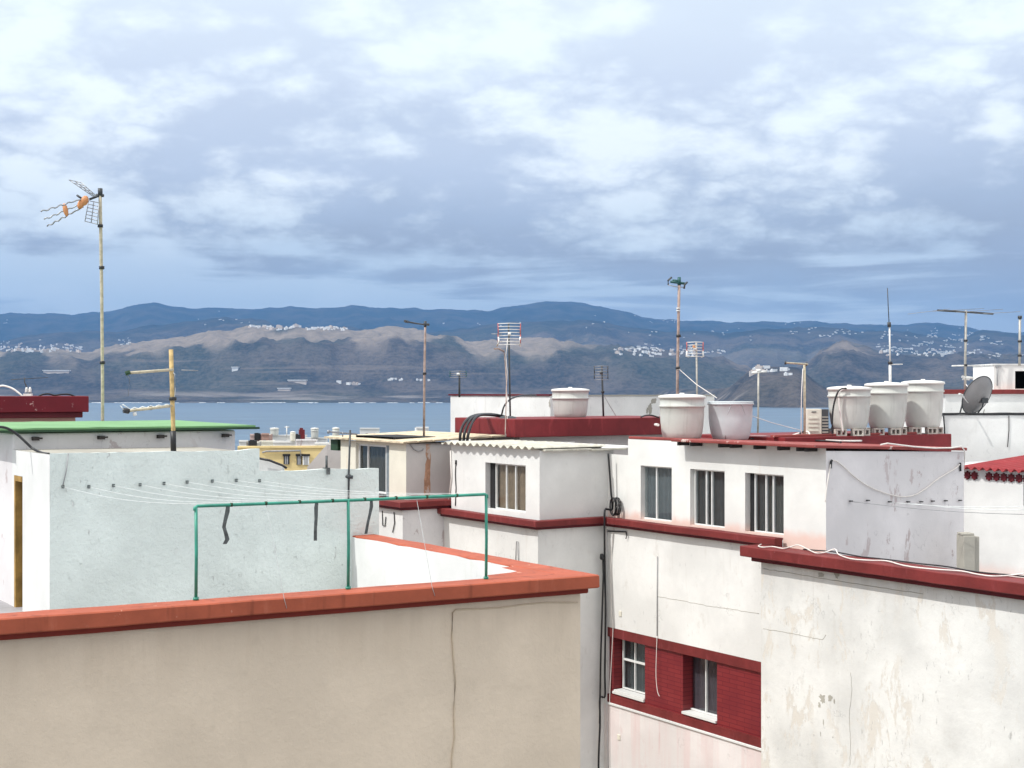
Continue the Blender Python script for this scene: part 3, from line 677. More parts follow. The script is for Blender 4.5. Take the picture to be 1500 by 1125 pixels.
for i, (hx, hy) in enumerate(hooks):
    h0 = fg.px(hx, hy, .03)
    mb = MB().tube([fg.px(hx, hy, -.01), fg.px(hx, hy, .05), fg.px(hx, hy+2, .065)], .011).box(Fr(fg.xy(fg.u(hx)), fg.d), -.02, .02, -.004, .014, h0.z-.024, h0.z+.02)
    solo(mb, 'wall_hook', M['hook'], 'rusty clothesline hook on the blue-grey wall, '+dn[i], 'hook', 'hooks along the blue-grey wall')
    u = uA+(uC-uA)*(.03+.115*i); zz = zb+(zb2-zb)*(u-uA)/(uC-uA)+.019; e = fb.at(u, 0, zz)
    pts = [h0.lerp(e, k/12)-Vector((0, 0, .07*math.sin(math.pi*k/12))) for k in range(13)]
    solo(MB().tube(pts, .0025, seg=5), 'clothesline', M['wire'], 'thin pale clothesline to the green pipe frame from the hook '+dn[i], 'clothesline', 'clotheslines above the terrace')
# rags, straps and stay wires
def rag(name, pts, w, label, cat='rag', mat='rag', Yd=None):
    mb = MB(); rows = []
    for i, (px, py, off) in enumerate(pts):
        c = fb.px(px, py, off); ww = w*(.75+.5*abs(nz((i*1.7, 2, 0)))); t_ = .9*nz((i*.8, 9, 0))
        d = Vector((fb.d.x*math.cos(t_)-fb.n.x*math.sin(t_), fb.d.y*math.cos(t_)-fb.n.y*math.sin(t_), 0))
        n_ = Vector((-d.y, d.x, 0))*.004
        rows.append([c-d*ww/2-n_, c+d*ww/2-n_, c+d*ww/2+n_, c-d*ww/2+n_])
    mb.grid(rows, 0, False, True); mb.face(rows[0]); mb.face(rows[-1]); return solo(mb, name, M[mat], label, cat, 'faded rags on the drying frame')
rag('hanging_rag', [(334, 741, 0), (333, 750, .01), (330, 762, .02), (328, 772, .02), (331, 782, .02), (333, 790, .02), (329, 797, .02)], .055, 'twisted grey rag strip knotted on the green crossbar near its left end')
rag('hanging_rag', [(464, 735.5, 0), (463, 744, .012), (463, 760, .015), (462, 776, .015), (462, 792, .015)], .05, 'straight dark grey rag strip hanging left of the middle green post')
rag('hanging_rag', [(544, 733, 0), (544, 742, .01), (542, 752, .01), (539, 765, .01), (536, 782, .0)], .045, 'slanting dark rag strip hanging just right of the middle green post')
for (a, b, lab) in (((390, 737.5), (418, 886), 'thin stay wire from the green crossbar to the left part of the orange coping'), ((610, 729), (635, 868), 'thin stay wire from the green crossbar to the right part of the orange coping')):
    p0 = fb.px(*a); fo = Fr(CO, D1); p1 = fo.px(b[0], b[1]-12, .006); pm = Vector((p1.x+fb.n.x*-.02, p1.y, ZT+.004)); p2 = fo.px(b[0]+2, b[1]+5, .006)
    pt = fo.at(fo.u(b[0]-2), -.005, ZT+.012)
    solo(MB().tube([p0, pt, fo.at(fo.u(b[0]-2), .008, ZT-.006), p2], .003, seg=5), 'stay_wire', M['wire_grey'], lab, 'wire', 'stay wires of the drying frame')

# strap and small aerial on the low wall
fk = Fr(fg.o, fg.d)
mb = MB().box(fk, fk.u(477.5), fk.u(482.5), .012, .03, fk.z(480, 695), zTR+.012).box(fk, fk.u(477.5), fk.u(482.5), -.12, .03, zTR+.012, zTR+.03)
mb.tube([fk.at(fk.u(480), -.04, zTR+.02), fk.at(fk.u(480), -.04, zTR+.22)], .02)
solo(mb, 'wall_strap', M['rag'], 'grey strap folded over the top of the low blue-grey wall', 'strap')

# ---------------------------------------------------------------- green roofed shed behind
c0 = V2(18.5, 22.15); fs = Fr(c0, A1); uR = fs.u(350)
zf = 29.385
gs = thing('shed', 'pale grey shed with wide flat green roof sheet behind the stair house', 'shed', tuple(fs.at(0, 0, 26.7)))
mb = MB(); c_ = .22                                               # rounded right corner
poly = [fs.xy(0), fs.xy(uR-c_)]+[fs.xy(uR-c_)+A1*c_*math.sin(a)-fs.n*(c_-c_*math.cos(a)) for a in (.3, .6, .9, 1.2, 1.5)]+[fs.xy(uR)-fs.n*3.4, fs.xy(0)-fs.n*3.4]
mb.prism(poly, 26.6, zf-.02); mb.build('wall', M['lilac'], gs, bevel=.03)
def roofz(v): return zf+.03+v*.006
mb = MB(); rows = []
for sgn in (0, .035):
    rows.append([Vector((*fs.xy(u, .16), roofz(-.16)+sgn)) for u in [-.42+i*.25 for i in range(int((fs.u(369)+.42)/.25)+1)]+[fs.u(369)]])
    if sgn == 0: rows.insert(0, [Vector((p.x-fs.n.x*3.9, p.y-fs.n.y*3.9, roofz(3.75))) for p in rows[0]])
rows.append([Vector((p.x-fs.n.x*3.9, p.y-fs.n.y*3.9, roofz(3.75)+.035)) for p in rows[1]])
for r in rows:
    for i, p in enumerate(r): p.z += .010*nz((i*.8, 4, 0))
mb.grid(rows, 0, False); mb.face([rows[0][-1], rows[1][-1], rows[2][-1], rows[3][-1]])
mb.build('roof', M['green_roof'], gs)
mb = MB().box(fs, -.42, uR+.3, .165, .176, roofz(-.16)-.03, roofz(-.16)+.006); mb.build('roof_edge', M['green_dark'], gs)
for px in (48, 144, 231, 326):
    u = fs.u(px); mb = MB().box(fs, u-.02, u+.07, -.03, .13, zf-.13, zf-.075).box(fs, u-.0, u+.13, .04, .085, zf-.11, zf-.085); mb.build('beam_end', M['rustbeam'], gs)
# hose bent over the corner
solo(MB().cab([P(-12, 627, 20.9), P(0, 625.5, 21), P(12, 628, 21.1), P(26, 637, 21.2), P(38, 648, 21.2), P(48, 657, 21.2), P(62, 663.5, 21.0), P(72, 665, 20.6)], .02, seg=8), 'rubber_hose', M['cable_black'], 'black hose arching over the left end of the green roof', 'hose')

# far left block with flaking red parapet
fr4 = Fr(V2(130, 30.5), A1); zt = zof(580, 30.5)
rb = thing('apartment_building', 'pinkish building with thick flaking dark red parapet at the left edge', 'building', tuple(fr4.at(-3, -2, 12)))
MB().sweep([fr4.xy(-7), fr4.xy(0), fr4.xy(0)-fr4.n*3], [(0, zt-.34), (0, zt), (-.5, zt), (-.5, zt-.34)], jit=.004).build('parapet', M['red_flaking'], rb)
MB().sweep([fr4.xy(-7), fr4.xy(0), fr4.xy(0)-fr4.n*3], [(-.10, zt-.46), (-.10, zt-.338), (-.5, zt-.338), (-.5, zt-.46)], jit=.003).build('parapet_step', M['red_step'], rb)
fq = Fr(fr4.xy(-.22, -.22), A1); MB().prism([fq.xy(-7), fq.xy(0), fq.xy(0, -6), fq.xy(-7, -6)], 12, zt-.45).build('wall', M['pinkpatch'], rb)
solo(MB().cab([fr4.px(56, 580.5, -.15), fr4.px(64, 577.5, -.15), fr4.px(72, 577, -.15), fr4.px(80, 579, -.15), fr4.px(92, 577.5, -.15), fr4.px(102, 577.8, -.15), fr4.px(110, 581, -.15)], .018), 'rubber_hose', M['cable_black'], 'black hose lying wavy on the flaking red parapet', 'hose')
mb = MB().cab([P(-24, 583, 34), P(-14, 572, 34), P(0, 565.5, 34), P(8, 565.6, 34), P(18, 569, 34), P(26, 574.5, 34), P(33, 581, 34), P(36, 590, 34)], .022)
solo(mb, 'pipe_arch', M['antenna_white'], 'white bent pipe arch standing behind the flaking red parapet', 'pipe')
mb = MB().tube([P(36, 553, 31), P(36, 560, 31), P(45, 580, 31), P(47, 584, 31)], .012).tube([P(16, 556, 31), P(70, 553, 31.4)], .007)
av = thing('aerial', 'small bent aerial with white insulators on the flaking red parapet', 'antenna', tuple(P(40, 582, 31)))
mb.build('bracket', M['antenna_dark'], av); mb = MB()
for px in (39, 44): mb.lathe(P(px, 575, 31), [(0, .12), (.02, .11), (.035, .06), (.03, .03), (.045, 0), (0, 0)], seg=10)
mb.box(Fr(P(41, 0, 31), (1, 0)), -.09, .09, -.05, .05, zof(581.5, 31), zof(576.5, 31)); mb.build('insulator', M['antenna_white'], av)

# ================================================================ middle and right apartment block
MC = V2(788, 30.0); ML = MC+A2*4.0; RI = V2(885, 30.93); 
fR = Fr(RI, -A2); WC = V2(1115, 26.0); uW = (WC+A1*.536-RI).dot(-A2)
fW = Fr(WC, -A2); fML = Fr(ML, -A2); fMR = Fr(MC, RI-MC)
uMR = (RI-MC).length
ab = thing('apartment_building', 'white apartment building with dark red ledges and recessed red brick window band', 'building', (MC.x, MC.y, 12))
ZL = 27.33                                                         # top of the ledge
zb0, zb1 = 23.31, 24.965                                           # red band
bu0, bu1 = fR.u(890), uW
mb = MB()
mb.wall(fML, 0, 4.0, 12, ZL-.03); mb.wall(fMR, 0, uMR, 12, ZL-.03)
mb.build('wall', M['white'], ab)
mb = MB()
mb.wall(fR, 0, uW, zb1, ZL-.03); mb.wall(fR, 0, bu0, zb0, zb1)
mb.face([fR.at(bu0, 0, zb0), fR.at(bu0, -.2, zb0), fR.at(bu0, -.2, zb1), fR.at(bu0, 0, zb1)])
for z_, q in ((zb1, 0), (zb0, 0)): mb.face([fR.at(bu0, 0, z_), fR.at(bu1, 0, z_), fR.at(bu1, -.2, z_), fR.at(bu0, -.2, z_)])
o = mb.build('wall', M['white'], ab)
mb = MB().wall(fR, 0, uW, 12, zb0); mb.build('wall', M['pink_streaked'], ab)['label'] = 'white wall streaked with red below the brick band'
mb = MB(); WT = 27.215
mb.wall(fW, 0, 9, 12, WT-.05); mb.face([fW.at(0, 0, 12), fW.at(0, -.53, 12), fW.at(0, -.53, WT-.05), fW.at(0, 0, WT-.05)])
mb.face([fW.at(0, -.22, 26.6), fW.at(9, -.22, 26.6), fW.at(9, -.22, WT-.05), fW.at(0, -.22, WT-.05)])
mb.build('parapet_wall', M['white_worn'], ab)['label'] = 'worn white parapet wall with peeling patches'
we = fW.xy(9); back = A1*14
bp = [ML, MC, RI, fR.xy(uW), we, we+back, ML+back]
mb = MB(); mb.face([(p.x, p.y, FLR) for p in bp]); mb.build('terrace_floor', M['terrace'], ab)
mb = MB(); bq = [we, we+back, ML+back, ML]
for a, b in zip(bq, bq[1:]): mb.face([(a.x, a.y, 12), (b.x, b.y, 12), (b.x, b.y, FLR-.01), (a.x, a.y, FLR-.01)])
mb.build('rear_wall', M['white_clean'], ab)
# ledges and the parapet coping
lp = [ML, MC, RI, fR.xy(uW-.02)]
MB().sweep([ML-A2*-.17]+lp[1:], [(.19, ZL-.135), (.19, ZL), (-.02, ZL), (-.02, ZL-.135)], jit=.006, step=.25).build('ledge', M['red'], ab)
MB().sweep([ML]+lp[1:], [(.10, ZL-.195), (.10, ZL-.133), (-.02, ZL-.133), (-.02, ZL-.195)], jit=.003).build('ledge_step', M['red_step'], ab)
mb = MB().sweep([fW.xy(-.27, 0), fW.xy(9, 0)], [(.27, WT-.19), (.27, WT), (-.24, WT), (-.24, WT-.19)], jit=.007, step=.25)
wcop = mb.build('coping', M['red'], ab)
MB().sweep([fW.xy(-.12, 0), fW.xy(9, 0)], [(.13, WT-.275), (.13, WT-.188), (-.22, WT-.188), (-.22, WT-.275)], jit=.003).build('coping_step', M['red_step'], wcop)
# damage on the parapet wall: missing render, hairline cracks
def patch(mb, fr, px, py, w, h, seed, off=.003, n=22):
    c = fr.px(px, py, off); u0 = fr.u(px, off)
    pts = []
    for i in range(n):
        a = 2*math.pi*i/n; k = .72+.55*nz((math.cos(a)*1.6, math.sin(a)*1.6, seed), 1.3)+.18*nz((math.cos(a)*5, math.sin(a)*5, seed), 1.1)
        pts.append(fr.at(u0+w*k*math.cos(a), off, c.z+h*k*math.sin(a)))
    mb.face(pts)
mb = MB()
for a in ((1205, 1024, .075, .085, 1), (1216, 1022, .045, .06, 2), (1200, 1033, .03, .05, 9), (1222, 1027, .02, .05, 3), (1203, 842, .075, .05, 4), (1226, 842, .06, .06, 5), (1206, 1058, .012, .06, 6), (1202, 1075, .01, .05, 7), (1220, 1080, .012, .02, 8)): mb = MB(); patch(mb, fW, *a[:2], a[2]*1.25, a[3]*1.2, a[4]); mb.build('bare_render', M['concrete'], ab)
mb = MB()
mb = MB()
def crack(fr, pts, r=.006, seed=0, off=.001):
    out = []
    for (a, b), (c, d) in zip(pts, pts[1:]):
        for k in range(7): s = k/7; out.append(fr.px(a+(c-a)*s+1.1*nz((a+s*9, b, seed)), b+(d-b)*s+1.3*nz((b, a+s*9, seed+3)), off))
    mb.tube(out+[fr.px(*pts[-1], off)], r, seg=4)
crack(fW, [(1118, 833), (1150, 838), (1190, 845), (1240, 853), (1290, 861), (1352, 870)]); crack(fW, [(1118, 921), (1150, 926), (1185, 933), (1205, 937), (1210, 930)], .005)
crack(fW, [(1245, 1120), (1246, 1085), (1244, 1050), (1248, 1010), (1246, 985)], .004); crack(fR, [(963, 874), (1000, 880), (1040, 888), (1075, 893), (1112, 899)], .005)
mb.build('crack', M['concrete'], ab)

# --- the red band with its two windows
def make_window(fr, hole, off, parent, bars, mids=(), frame=.028, mat='alu', curtain='curtain_grey', cur_side=0., name='window', deep=.06, sillm=None, sill=.0, fd=.05, crisp=.004):
    """frame, mullions, panes, curtain, dark room behind a wall opening (u0,u1,z0,z1); panes sit at depth off"""
    a, b, c, d = hole; mb = MB(); e = .002
    a += e; b -= e; c += e; d -= e
    mb.box(fr, a, a+frame, -off-fd, -off, c, d).box(fr, b-frame, b, -off-fd, -off, c, d).box(fr, a+frame, b-frame, -off-fd, -off, c, c+frame).box(fr, a+frame, b-frame, -off-fd, -off, d-frame, d)
    for u in bars: mb.box(fr, u-.014, u+.014, -off-fd*.8, -off+.006, c+frame, d-frame)
    for z in mids: mb.box(fr, a+frame, b-frame, -off-fd*.7, -off+.008, z-.022, z+.022)
    w = mb.build(name, M[mat], parent, bevel=crisp)
    xs = [a+frame]+list(bars)+[b-frame]
    for x0, x1 in zip(xs, xs[1:]):
        g_ = MB(); g_.face([fr.at(x0+.002, -off-fd*.6, c+frame+.002), fr.at(x1-.002, -off-fd*.6, c+frame+.002), fr.at(x1-.002, -off-fd*.6, d-frame-.002), fr.at(x0+.002, -off-fd*.6, d-frame-.002)]); g_.build('pane', M['glass'], w)
    rows = []; n = 40
    for z in (c-.05, d+.02):
        rows.append([fr.at(a+cur_side+(b-a-cur_side)*i/n, -off-fd-.04-.018*math.sin(i*1.25)-.006*math.sin(i*3.1), z) for i in range(n+1)])
    mb = MB(); mb.grid(rows, 0, True); mb.build('curtain', M[curtain], w)
    mb = MB().box(fr, a-.25, b+.25, -off-1.2, -off-fd-.002, c-.2, d+.2, skip=(0,)); mb.build('room', M['dark'], w)
    if sillm:
        MB().box(fr, a-.01, b+.01, -off+.004, sill, c-.045, c-.004).build('sill', M[sillm], w, bevel=.006)
    return w
ug = [fR.u(890), fR.u(896), fR.u(942), fR.u(997.5), fR.u(1047.5), fR.u(1109.5), uW]
zl = 24.765; zs = 23.56; rec = .05
mb = MB()                                                           # lintel and foot strip, flush; red jambs
mb.box(fR, bu0+.003, bu1-.003, -.19, .004, zl, zb1-.003); mb.build('lintel', M['red'], ab)
mb = MB(); holes = [(ug[1], ug[2], zs, zl-.002), (ug[3], ug[4], zs, zl-.002)]
mb.wall(fR, bu0+.003, bu1-.003, zb0+.05, zl-.002, holes, depth=.27, off=-rec); mb.build('brick_band', M['brick'], ab)
mb = MB().box(fR, bu0+.003, bu1-.003, -rec+.001, .012, zb0+.05, zb0+.22); mb.build('foot_strip', M['red'], ab)
mb = MB().box(fR, bu0-.02, bu1-.003, -.03, .035, zb0, zb0+.048); mb.build('sill_course', M['bright'], ab, bevel=.008)
w1, w2 = holes
o = make_window(fR, (fR.u(909, -.2), w1[1]-.003, zs+.09, zl-.004), .2+rec, ab, [fR.u(930, -.25)], [zl-.48], curtain='curtain_dark', sillm='bright', sill=-rec+.03)
o['label'] = 'window with a top transom in the red band'
mb = MB().box(fR, w1[0]+.004, w1[1]-.004, -.3, -rec+.04, zs+.002, zs+.05); mb.build('sill', M['bright'], o)
o = make_window(fR, (fR.u(1007, -.2), w2[1]-.003, zs+.055, zl-.004), .2+rec, ab, [fR.u(1034, -.25)], [], curtain='curtain_mauve')
o['label'] = 'tall window with mauve curtain in the red band'
mb = MB().box(fR, w2[0]+.004, w2[1]-.004, -.3, -rec+.04, zs+.002, zs+.05); mb.build('sill', M['bright'], o)
for (px, py) in ((909, 899), (907, 1080)):
    c = fR.px(px, py, 0); mb = MB().box(fR, fR.u(px)-.045, fR.u(px)+.045, -.01, .02, c.z-.055, c.z+.055); mb.build('wall_vent', M['cream'], ab, bevel=.005)

# --- hut on the middle corner
HC = MC+A1*.09+A2*.07
hM = thing('rooftop_room', 'white rooftop room under corrugated roofing, one brown curtained window facing the terrace', 'rooftop room', (HC.x, HC.y, ZL))
fhl = Fr(HC+A2*4.0, -A2); fhr = Fr(HC, RI-MC); zM = 28.80
ho = (fhl.u(711), fhl.u(770), fhl.z(740, 748), fhl.z(740, 679.5))
uhr = fhr.u(899)
mb = MB().wall(fhl, fhl.u(661), 4.0, FLR, zM, [ho], depth=.13)
pb = [fhl.xy(fhl.u(661)), fhl.xy(fhl.u(661))+A1*3.5]
mb.face([(*pb[0], FLR), (*pb[1], FLR), (*pb[1], zM), (*pb[0], zM)])
mb.build('wall', M['white_clean'], hM)
mb = MB().wall(fhr, .002, uhr, FLR, zM-.02); mb.build('wall', M['greyplaster' if 0 else 'white'], hM)
make_window(fhl, (fhl.u(725, -.06), ho[1]-.002, ho[2]+.002, ho[3]-.002), .075, hM, [fhl.u(741.5, -.07), fhl.u(755, -.07)], curtain='curtain_brown', cur_side=.02, frame=.03)
mb = MB().box(fhl, ho[0]+.003, fhl.u(725, -.06)-.002, -.35, -.128, ho[2]+.003, ho[3]-.003); mb.build('dark_gap', M['dark'], hM)
# corrugated sheets, running up from the window side
def corrugated(mb, fr, u0, u1, v0, v1, z0, slope, pitch=.28, amp=.033, thick=.012, per=8, wav=.01):
    """waves along u, sheet runs inwards (-n) from v0 to v1"""
    n = int((u1-u0)/pitch*per); rows = [[], []]
    vs = [v0+(v1-v0)*k/4 for k in range(5)]; tops = []; bots = []
    for v in vs:
        tops.append([]); bots.append([])
        for i in range(n+1):
            u = u0+(u1-u0)*i/n; ov = wav*nz((math.floor(u/.86)*3.1, 1, 0))*(1 if v == v0 else .3)
            z = z0+slope*v+amp*math.sin(2*math.pi*u/pitch)+.012*nz((math.floor(u/.86)*2.3, 5, 2))
            tops[-1].append(fr.at(u, -v-ov, z+thick)); bots[-1].append(fr.at(u, -v-ov, z))
    mb.grid(tops, 0, True); mb.grid(bots, 0, True); mb.grid([tops[0], bots[0]], 0, False); mb.grid([tops[-1], bots[-1]], 0, False)
    mb.face([tops[k][-1] for k in range(5)]+[bots[k][-1] for k in range(4, -1, -1)]); mb.face([tops[k][0] for k in range(5)]+[bots[k][0] for k in range(4, -1, -1)])
mb = MB(); corrugated(mb, fhl, fhl.u(650, .1), 4.06, -.17, 1.7, zM+.03, .004); mb.build('roof', M['corr_white'], hM, merge=False)
mb = MB().box(fhr, .05, fhr.u(866, .12), -.1, .15, zM-.035, zM+.005).box(fhr, fhr.u(867, .1), fhr.u(919, .1), -.1, .12, zM-.05, zM-.012); mb.build('eaves_board', M['corr_white'], hM, bevel=.008)
mb = MB(); mb.face([fhl.at(fhl.u(661), 0, zM-.001), fhl.at(4.0, 0, zM-.001), fhl.at(4.0, -3, zM-.001), fhl.at(fhl.u(661), -3, zM-.001)]); mb.build('ceiling', M['white'], hM)
mb = MB().tube([fhl.px(667.5, 678, .012), fhl.px(667, 695, .015), fhl.px(668, 715, .012), fhl.px(667, 741, .014)], .012); mb.tube([fhl.px(668, 674, .012), fhl.px(668, 680, .014)], .025); mb.build('cable', M['cable_black'], hM)
mb = MB().tube([fhl.px(660, 660, .02), fhl.px(661.5, 700, .02), fhl.px(657, 735, .02)], .02); mb.build('downpipe', M['cable_white'], hM)

# --- hut on the right
fr2 = Fr(fR.xy(0, -.10), -A2); ur0, ur1, uc = fr2.u(896), fr2.u(920), fr2.u(1210)
zR = 29.02
LC = fr2.xy(uc); fLi = Fr(LC, A1); uLi = fLi.u(1412)
hR = thing('rooftop_room', 'long white rooftop room with three tall windows and red roof edge', 'rooftop room', (LC.x, LC.y, ZL))
H3 = [(fr2.u(a), fr2.u(b), fr2.z((a+b)/2, c), fr2.z((a+b)/2, d)) for a, b, c, d in ((938.5, 984, 762.5, 684), (1011, 1061.5, 773.5, 690.5), (1091.5, 1148, 783.5, 696.5))]
zW0, zW1 = 27.355, 28.475
H3 = [(a, b, zW0, zW1) for a, b, c, d in H3]
mb = MB().wall(fr2, ur1, uc, FLR, zR-.004, H3, depth=.13).wall(fr2, ur0-.3, ur1, FLR, fr2.z(905, 666), off=-.05)
mb.face([fr2.at(ur1, 0, FLR), fr2.at(ur1, -.6, FLR), fr2.at(ur1, -.6, zR-.004), fr2.at(ur1, 0, zR-.004)])
lowp = 0
wn = plaster('white_plaster_pink_foot', (.80, .80, .775), stain=(.60, .50, .42), stain_amt=.22, streak=.3, crack=.25, low=(.0, .22, (.76, .50, .42))); M['white_pinkfoot'] = wn
mb.build('wall', wn, hR)
zLi = fLi.z(1412, 661)
mb = MB(); nn_ = 24
mb.face([fLi.at(0, 0, FLR), fLi.at(uLi, 0, FLR), fLi.at(uLi, 0, zLi-.01), fLi.at(0, 0, zR-.06)])
mb.build('side_wall', M['lilac'], hR)
eR = fLi.xy(uLi); bk = eR+A2*5.0; b2 = fr2.xy(ur1)+A1*4.0
mb = MB()
for a, b in ((eR, bk), (bk, b2), (b2, fr2.xy(ur1))): mb.face([(*a, FLR), (*b, FLR), (*b, 28.85), (*a, 28.85)])
mb.build('rear_wall', M['white_clean'], hR)
tri = lambda zz: 0
def roof_z(p): return zR-.036*max(0, (p-LC).dot(A1))               # falls a little towards the right
ue = fr2.u(985, .3)
def slab(pts, t_, up=.0):
    mb = MB(); tp = [Vector((p.x, p.y, roof_z(p)+up)) for p in pts]; bt = [q-Vector((0, 0, t_)) for q in tp]; mb.face(tp); mb.face(list(reversed(bt)))
    for i in range(len(pts)): j = (i+1) % len(pts); mb.face([bt[i], bt[j], tp[j], tp[i]])
    return mb
pr = [fr2.xy(ue, .34), fLi.xy(0, .05)+fr2.n*.34, fLi.xy(uLi+.04, .05), fLi.xy(uLi+.04, -5.0), fr2.xy(ur1-.0, -4.0), fr2.xy(ur1+.005, -.005), fr2.xy(ue, -.005)]
slab(pr, .055, .055).build('roof', M['red_roof'], hR, bevel=.012)
mb = MB()
for px in (1003, 1022, 1063, 1080, 1115, 1150, 1178, 1190):
    u = fr2.u(px, .1); mb.box(fr2, u-.03, u+.03, .005, .27, zR-.075, zR-.006)
mb.build('joist_ends', M['rustbeam'], hR)
wl = ('grey_blind', 'dark', 'dark')
for h, bars, cur, o0 in ((H3[0], (962,), 'curtain_grey', 942), (H3[1], (1035, 1043), 'curtain_dark', 1018), (H3[2], (1122.5, 1133), 'curtain_dark', 1106)):
    u0 = fr2.u(o0, -.1)
    make_window(fr2, (u0, h[1]-.002, h[2]+.002, h[3]-.002), .085, hR, [fr2.u(b, -.09) for b in bars], curtain=cur, frame=.026)
    mb = MB().box(fr2, h[0]+.003, u0-.002, -.35, -.128, h[2]+.003, h[3]-.003); mb.build('jamb_panel', M['dark' if o0 > 1100 else 'alu'], hR)
# fittings on the lilac wall
hk2 = [(1246, 734), (1271, 733), (1303, 735), (1330, 735), (1349, 735), (1366, 734), (1385, 733.5), (1406, 733)]
for i, (px, py) in enumerate(hk2):
    mb = MB().tube([fLi.px(px, py, -.01), fLi.px(px, py, .05)], .014).tube([fLi.px(px-2, py, .05), fLi.px(px+3, py, .05)], .012)
    solo(mb, 'wall_hook', M['clamp'], 'black hook in the row across the lilac wall, '+('leftmost', 'second from the left', 'third from the left', 'fourth from the left', 'fifth from the left', 'third from the right', 'second from the right', 'rightmost')[i], 'hook', 'hooks across the lilac wall')
fe = Fr(V2(1412, 27.5), -A2)
for i, (a, b) in enumerate((((1303, 736), (1520, 741)), ((1330, 737), (1520, 746.5)), ((1246, 734.5), (1520, 754)))):
    p0 = fLi.px(a[0], a[1], .05); p1 = fe.px(b[0], b[1], .25); mid = [p0.lerp(p1, k/10)-Vector((0, 0, .05*math.sin(math.pi*k/10))) for k in range(11)]
    solo(MB().tube(mid, .006, seg=5), 'clothesline', M['cable_grey' if i == 2 else 'wire'], ('upper', 'middle', 'lowest')[i]+' clothesline running right from the lilac wall hooks', 'clothesline', 'clotheslines beside the lilac wall')
sag = [(1209, 735), (1211, 715), (1215, 690), (1218, 677), (1224, 675), (1235, 683), (1250, 697), (1270, 711), (1290, 720), (1310, 726), (1325, 727.5), (1340, 725), (1357, 715), (1372, 703), (1388, 693), (1400, 686), (1406, 680)]
solo(MB().cab([fLi.px(a, b, .03) for a, b in sag], .012), 'sagging_cable', M['cable_white'], 'thick white cable sagging across the pale lilac wall', 'cable')
solo(MB().tube([fLi.px(1216.5, 686, .02), fLi.px(1217.5, 676, .03), fLi.px(1219, 674, .035)], .022), 'cable_clip', M['clamp'], 'black cable clip at the left top of the lilac wall', 'clip', 'clips of the sagging white cable')
solo(MB().tube([fLi.px(1407, 690, .02), fLi.px(1406.5, 678, .03)], .02), 'cable_clip', M['clamp'], 'black cable clip at the right top of the lilac wall', 'clip', 'clips of the sagging white cable')
# roof-edge white pipe, up and down the right corner
pw = [(1290, 651.5), (1300, 649.5), (1312, 651), (1340, 654.5), (1370, 656.5), (1395, 656), (1408, 654), (1413, 660), (1413, 700)]
solo(MB().tube([fLi.px(a, b, .075) for a, b in pw], .014), 'roof_edge_cable', M['cable_white'], 'white cable along the roof edge and down the right corner of the lilac wall', 'cable')
# cable lying on the coping of the parapet
cw = [(1115, 797.5), (1111, 800), (1118, 802.5), (1132, 801), (1147, 803.5), (1158, 801), (1169, 798.5), (1180, 803), (1195, 810), (1208, 809.5), (1223, 804.5), (1228, 812), (1240, 817), (1253, 820), (1275, 821), (1299, 822), (1322, 828), (1344, 833), (1375, 834.5), (1409, 837), (1430, 841), (1453, 844), (1475, 843.5), (1500, 840)]
pts = []
for a, b in cw:
    u = fW.u(a, -.05); q = fW.px(a, b, -.05); off = -.05
    for off in [x*.02-.22 for x in range(24)]:
        if abs(fW.px(a, b, off).z-(WT+.02)) < abs(q.z-(WT+.02)): q = fW.px(a, b, off)
    pts.append(Vector((q.x, q.y, max(q.z, WT+.022))))
solo(MB().cab(pts, .011), 'loose_cable', M['cable_white'], 'loose white cable snaking along the dark red parapet coping', 'cable')
solo(MB().tube([fW.at(u, -.19+.05*math.sin(u*3), WT+.022+.006*math.sin(u*5)) for u in [.9+.2*k for k in range(30)]], .012), 'loose_cable', M['cable_black'], 'thin black cable lying along the inner edge of the parapet coping', 'cable')
# pillar of concrete
fp = Fr(V2(1412.5, 26.4), (1, .08)); zp = zof(785, 26.4)
cpil = thing('concrete_post', 'short grey concrete post standing on the terrace right of the lilac wall', 'post', tuple(fp.at(.15, -.1, FLR)))
MB().box(fp, -.01, .21, -.35, 0, FLR, zp).box(fp, .212, .31, -.35, -.05, FLR, zp-.02).build('shaft', M['concrete'], cpil, bevel=.012)
MB().box(fp, -.02, .2, -.3, -.02, zp+.001, zp+.045).build('cap', M['concrete'], cpil, bevel=.01)

# drop cables and hose bundle in the inner corner
cx = RI+Vector((0, -.02))
def rp(px, py, Y=30.72): return P(px, py, Y)
solo(MB().cab([rp(891, 664), rp(893, 690), rp(895, 720), rp(897, 745), rp(890, 746, 30.6), rp(886, 748, 30.55), rp(885.5, 775, 30.55), rp(886, 830), rp(887, 900), rp(886, 980), rp(886, 1020), rp(879, 1022), rp(879, 1060), rp(877, 1110), rp(876, 1190)], .022), 'drop_cable', M['cable_black'], 'thick black cable running down the inner corner from the roof to the foot', 'cable', 'black cables in the inner corner')
solo(MB().tube([rp(883, 812), rp(884, 840), rp(882, 900), rp(880, 960), rp(879, 1021), rp(878.5, 1060)], .02), 'drop_cable', M['cable_black'], 'black cable beginning halfway down the inner corner, left of the thick one', 'cable', 'black cables in the inner corner')
solo(MB().tube([rp(889.5, 775), rp(889, 860), rp(889.5, 950), rp(889, 1035), rp(890, 1080), rp(893, 1190)], .008), 'drop_cable', M['cable_grey'], 'thin grey cable at the right of the black drop cables', 'cable', 'black cables in the inner corner')
solo(MB().lathe(rp(881.5, 818, 30.65), [(0, .1), (.03, .1), (.04, .06), (.045, 0), (.02, -.03), (0, -.03)], seg=10), 'cable_clamp', M['clamp'], 'black anchor clamp on the cables of the inner corner', 'clamp')
mb = MB()
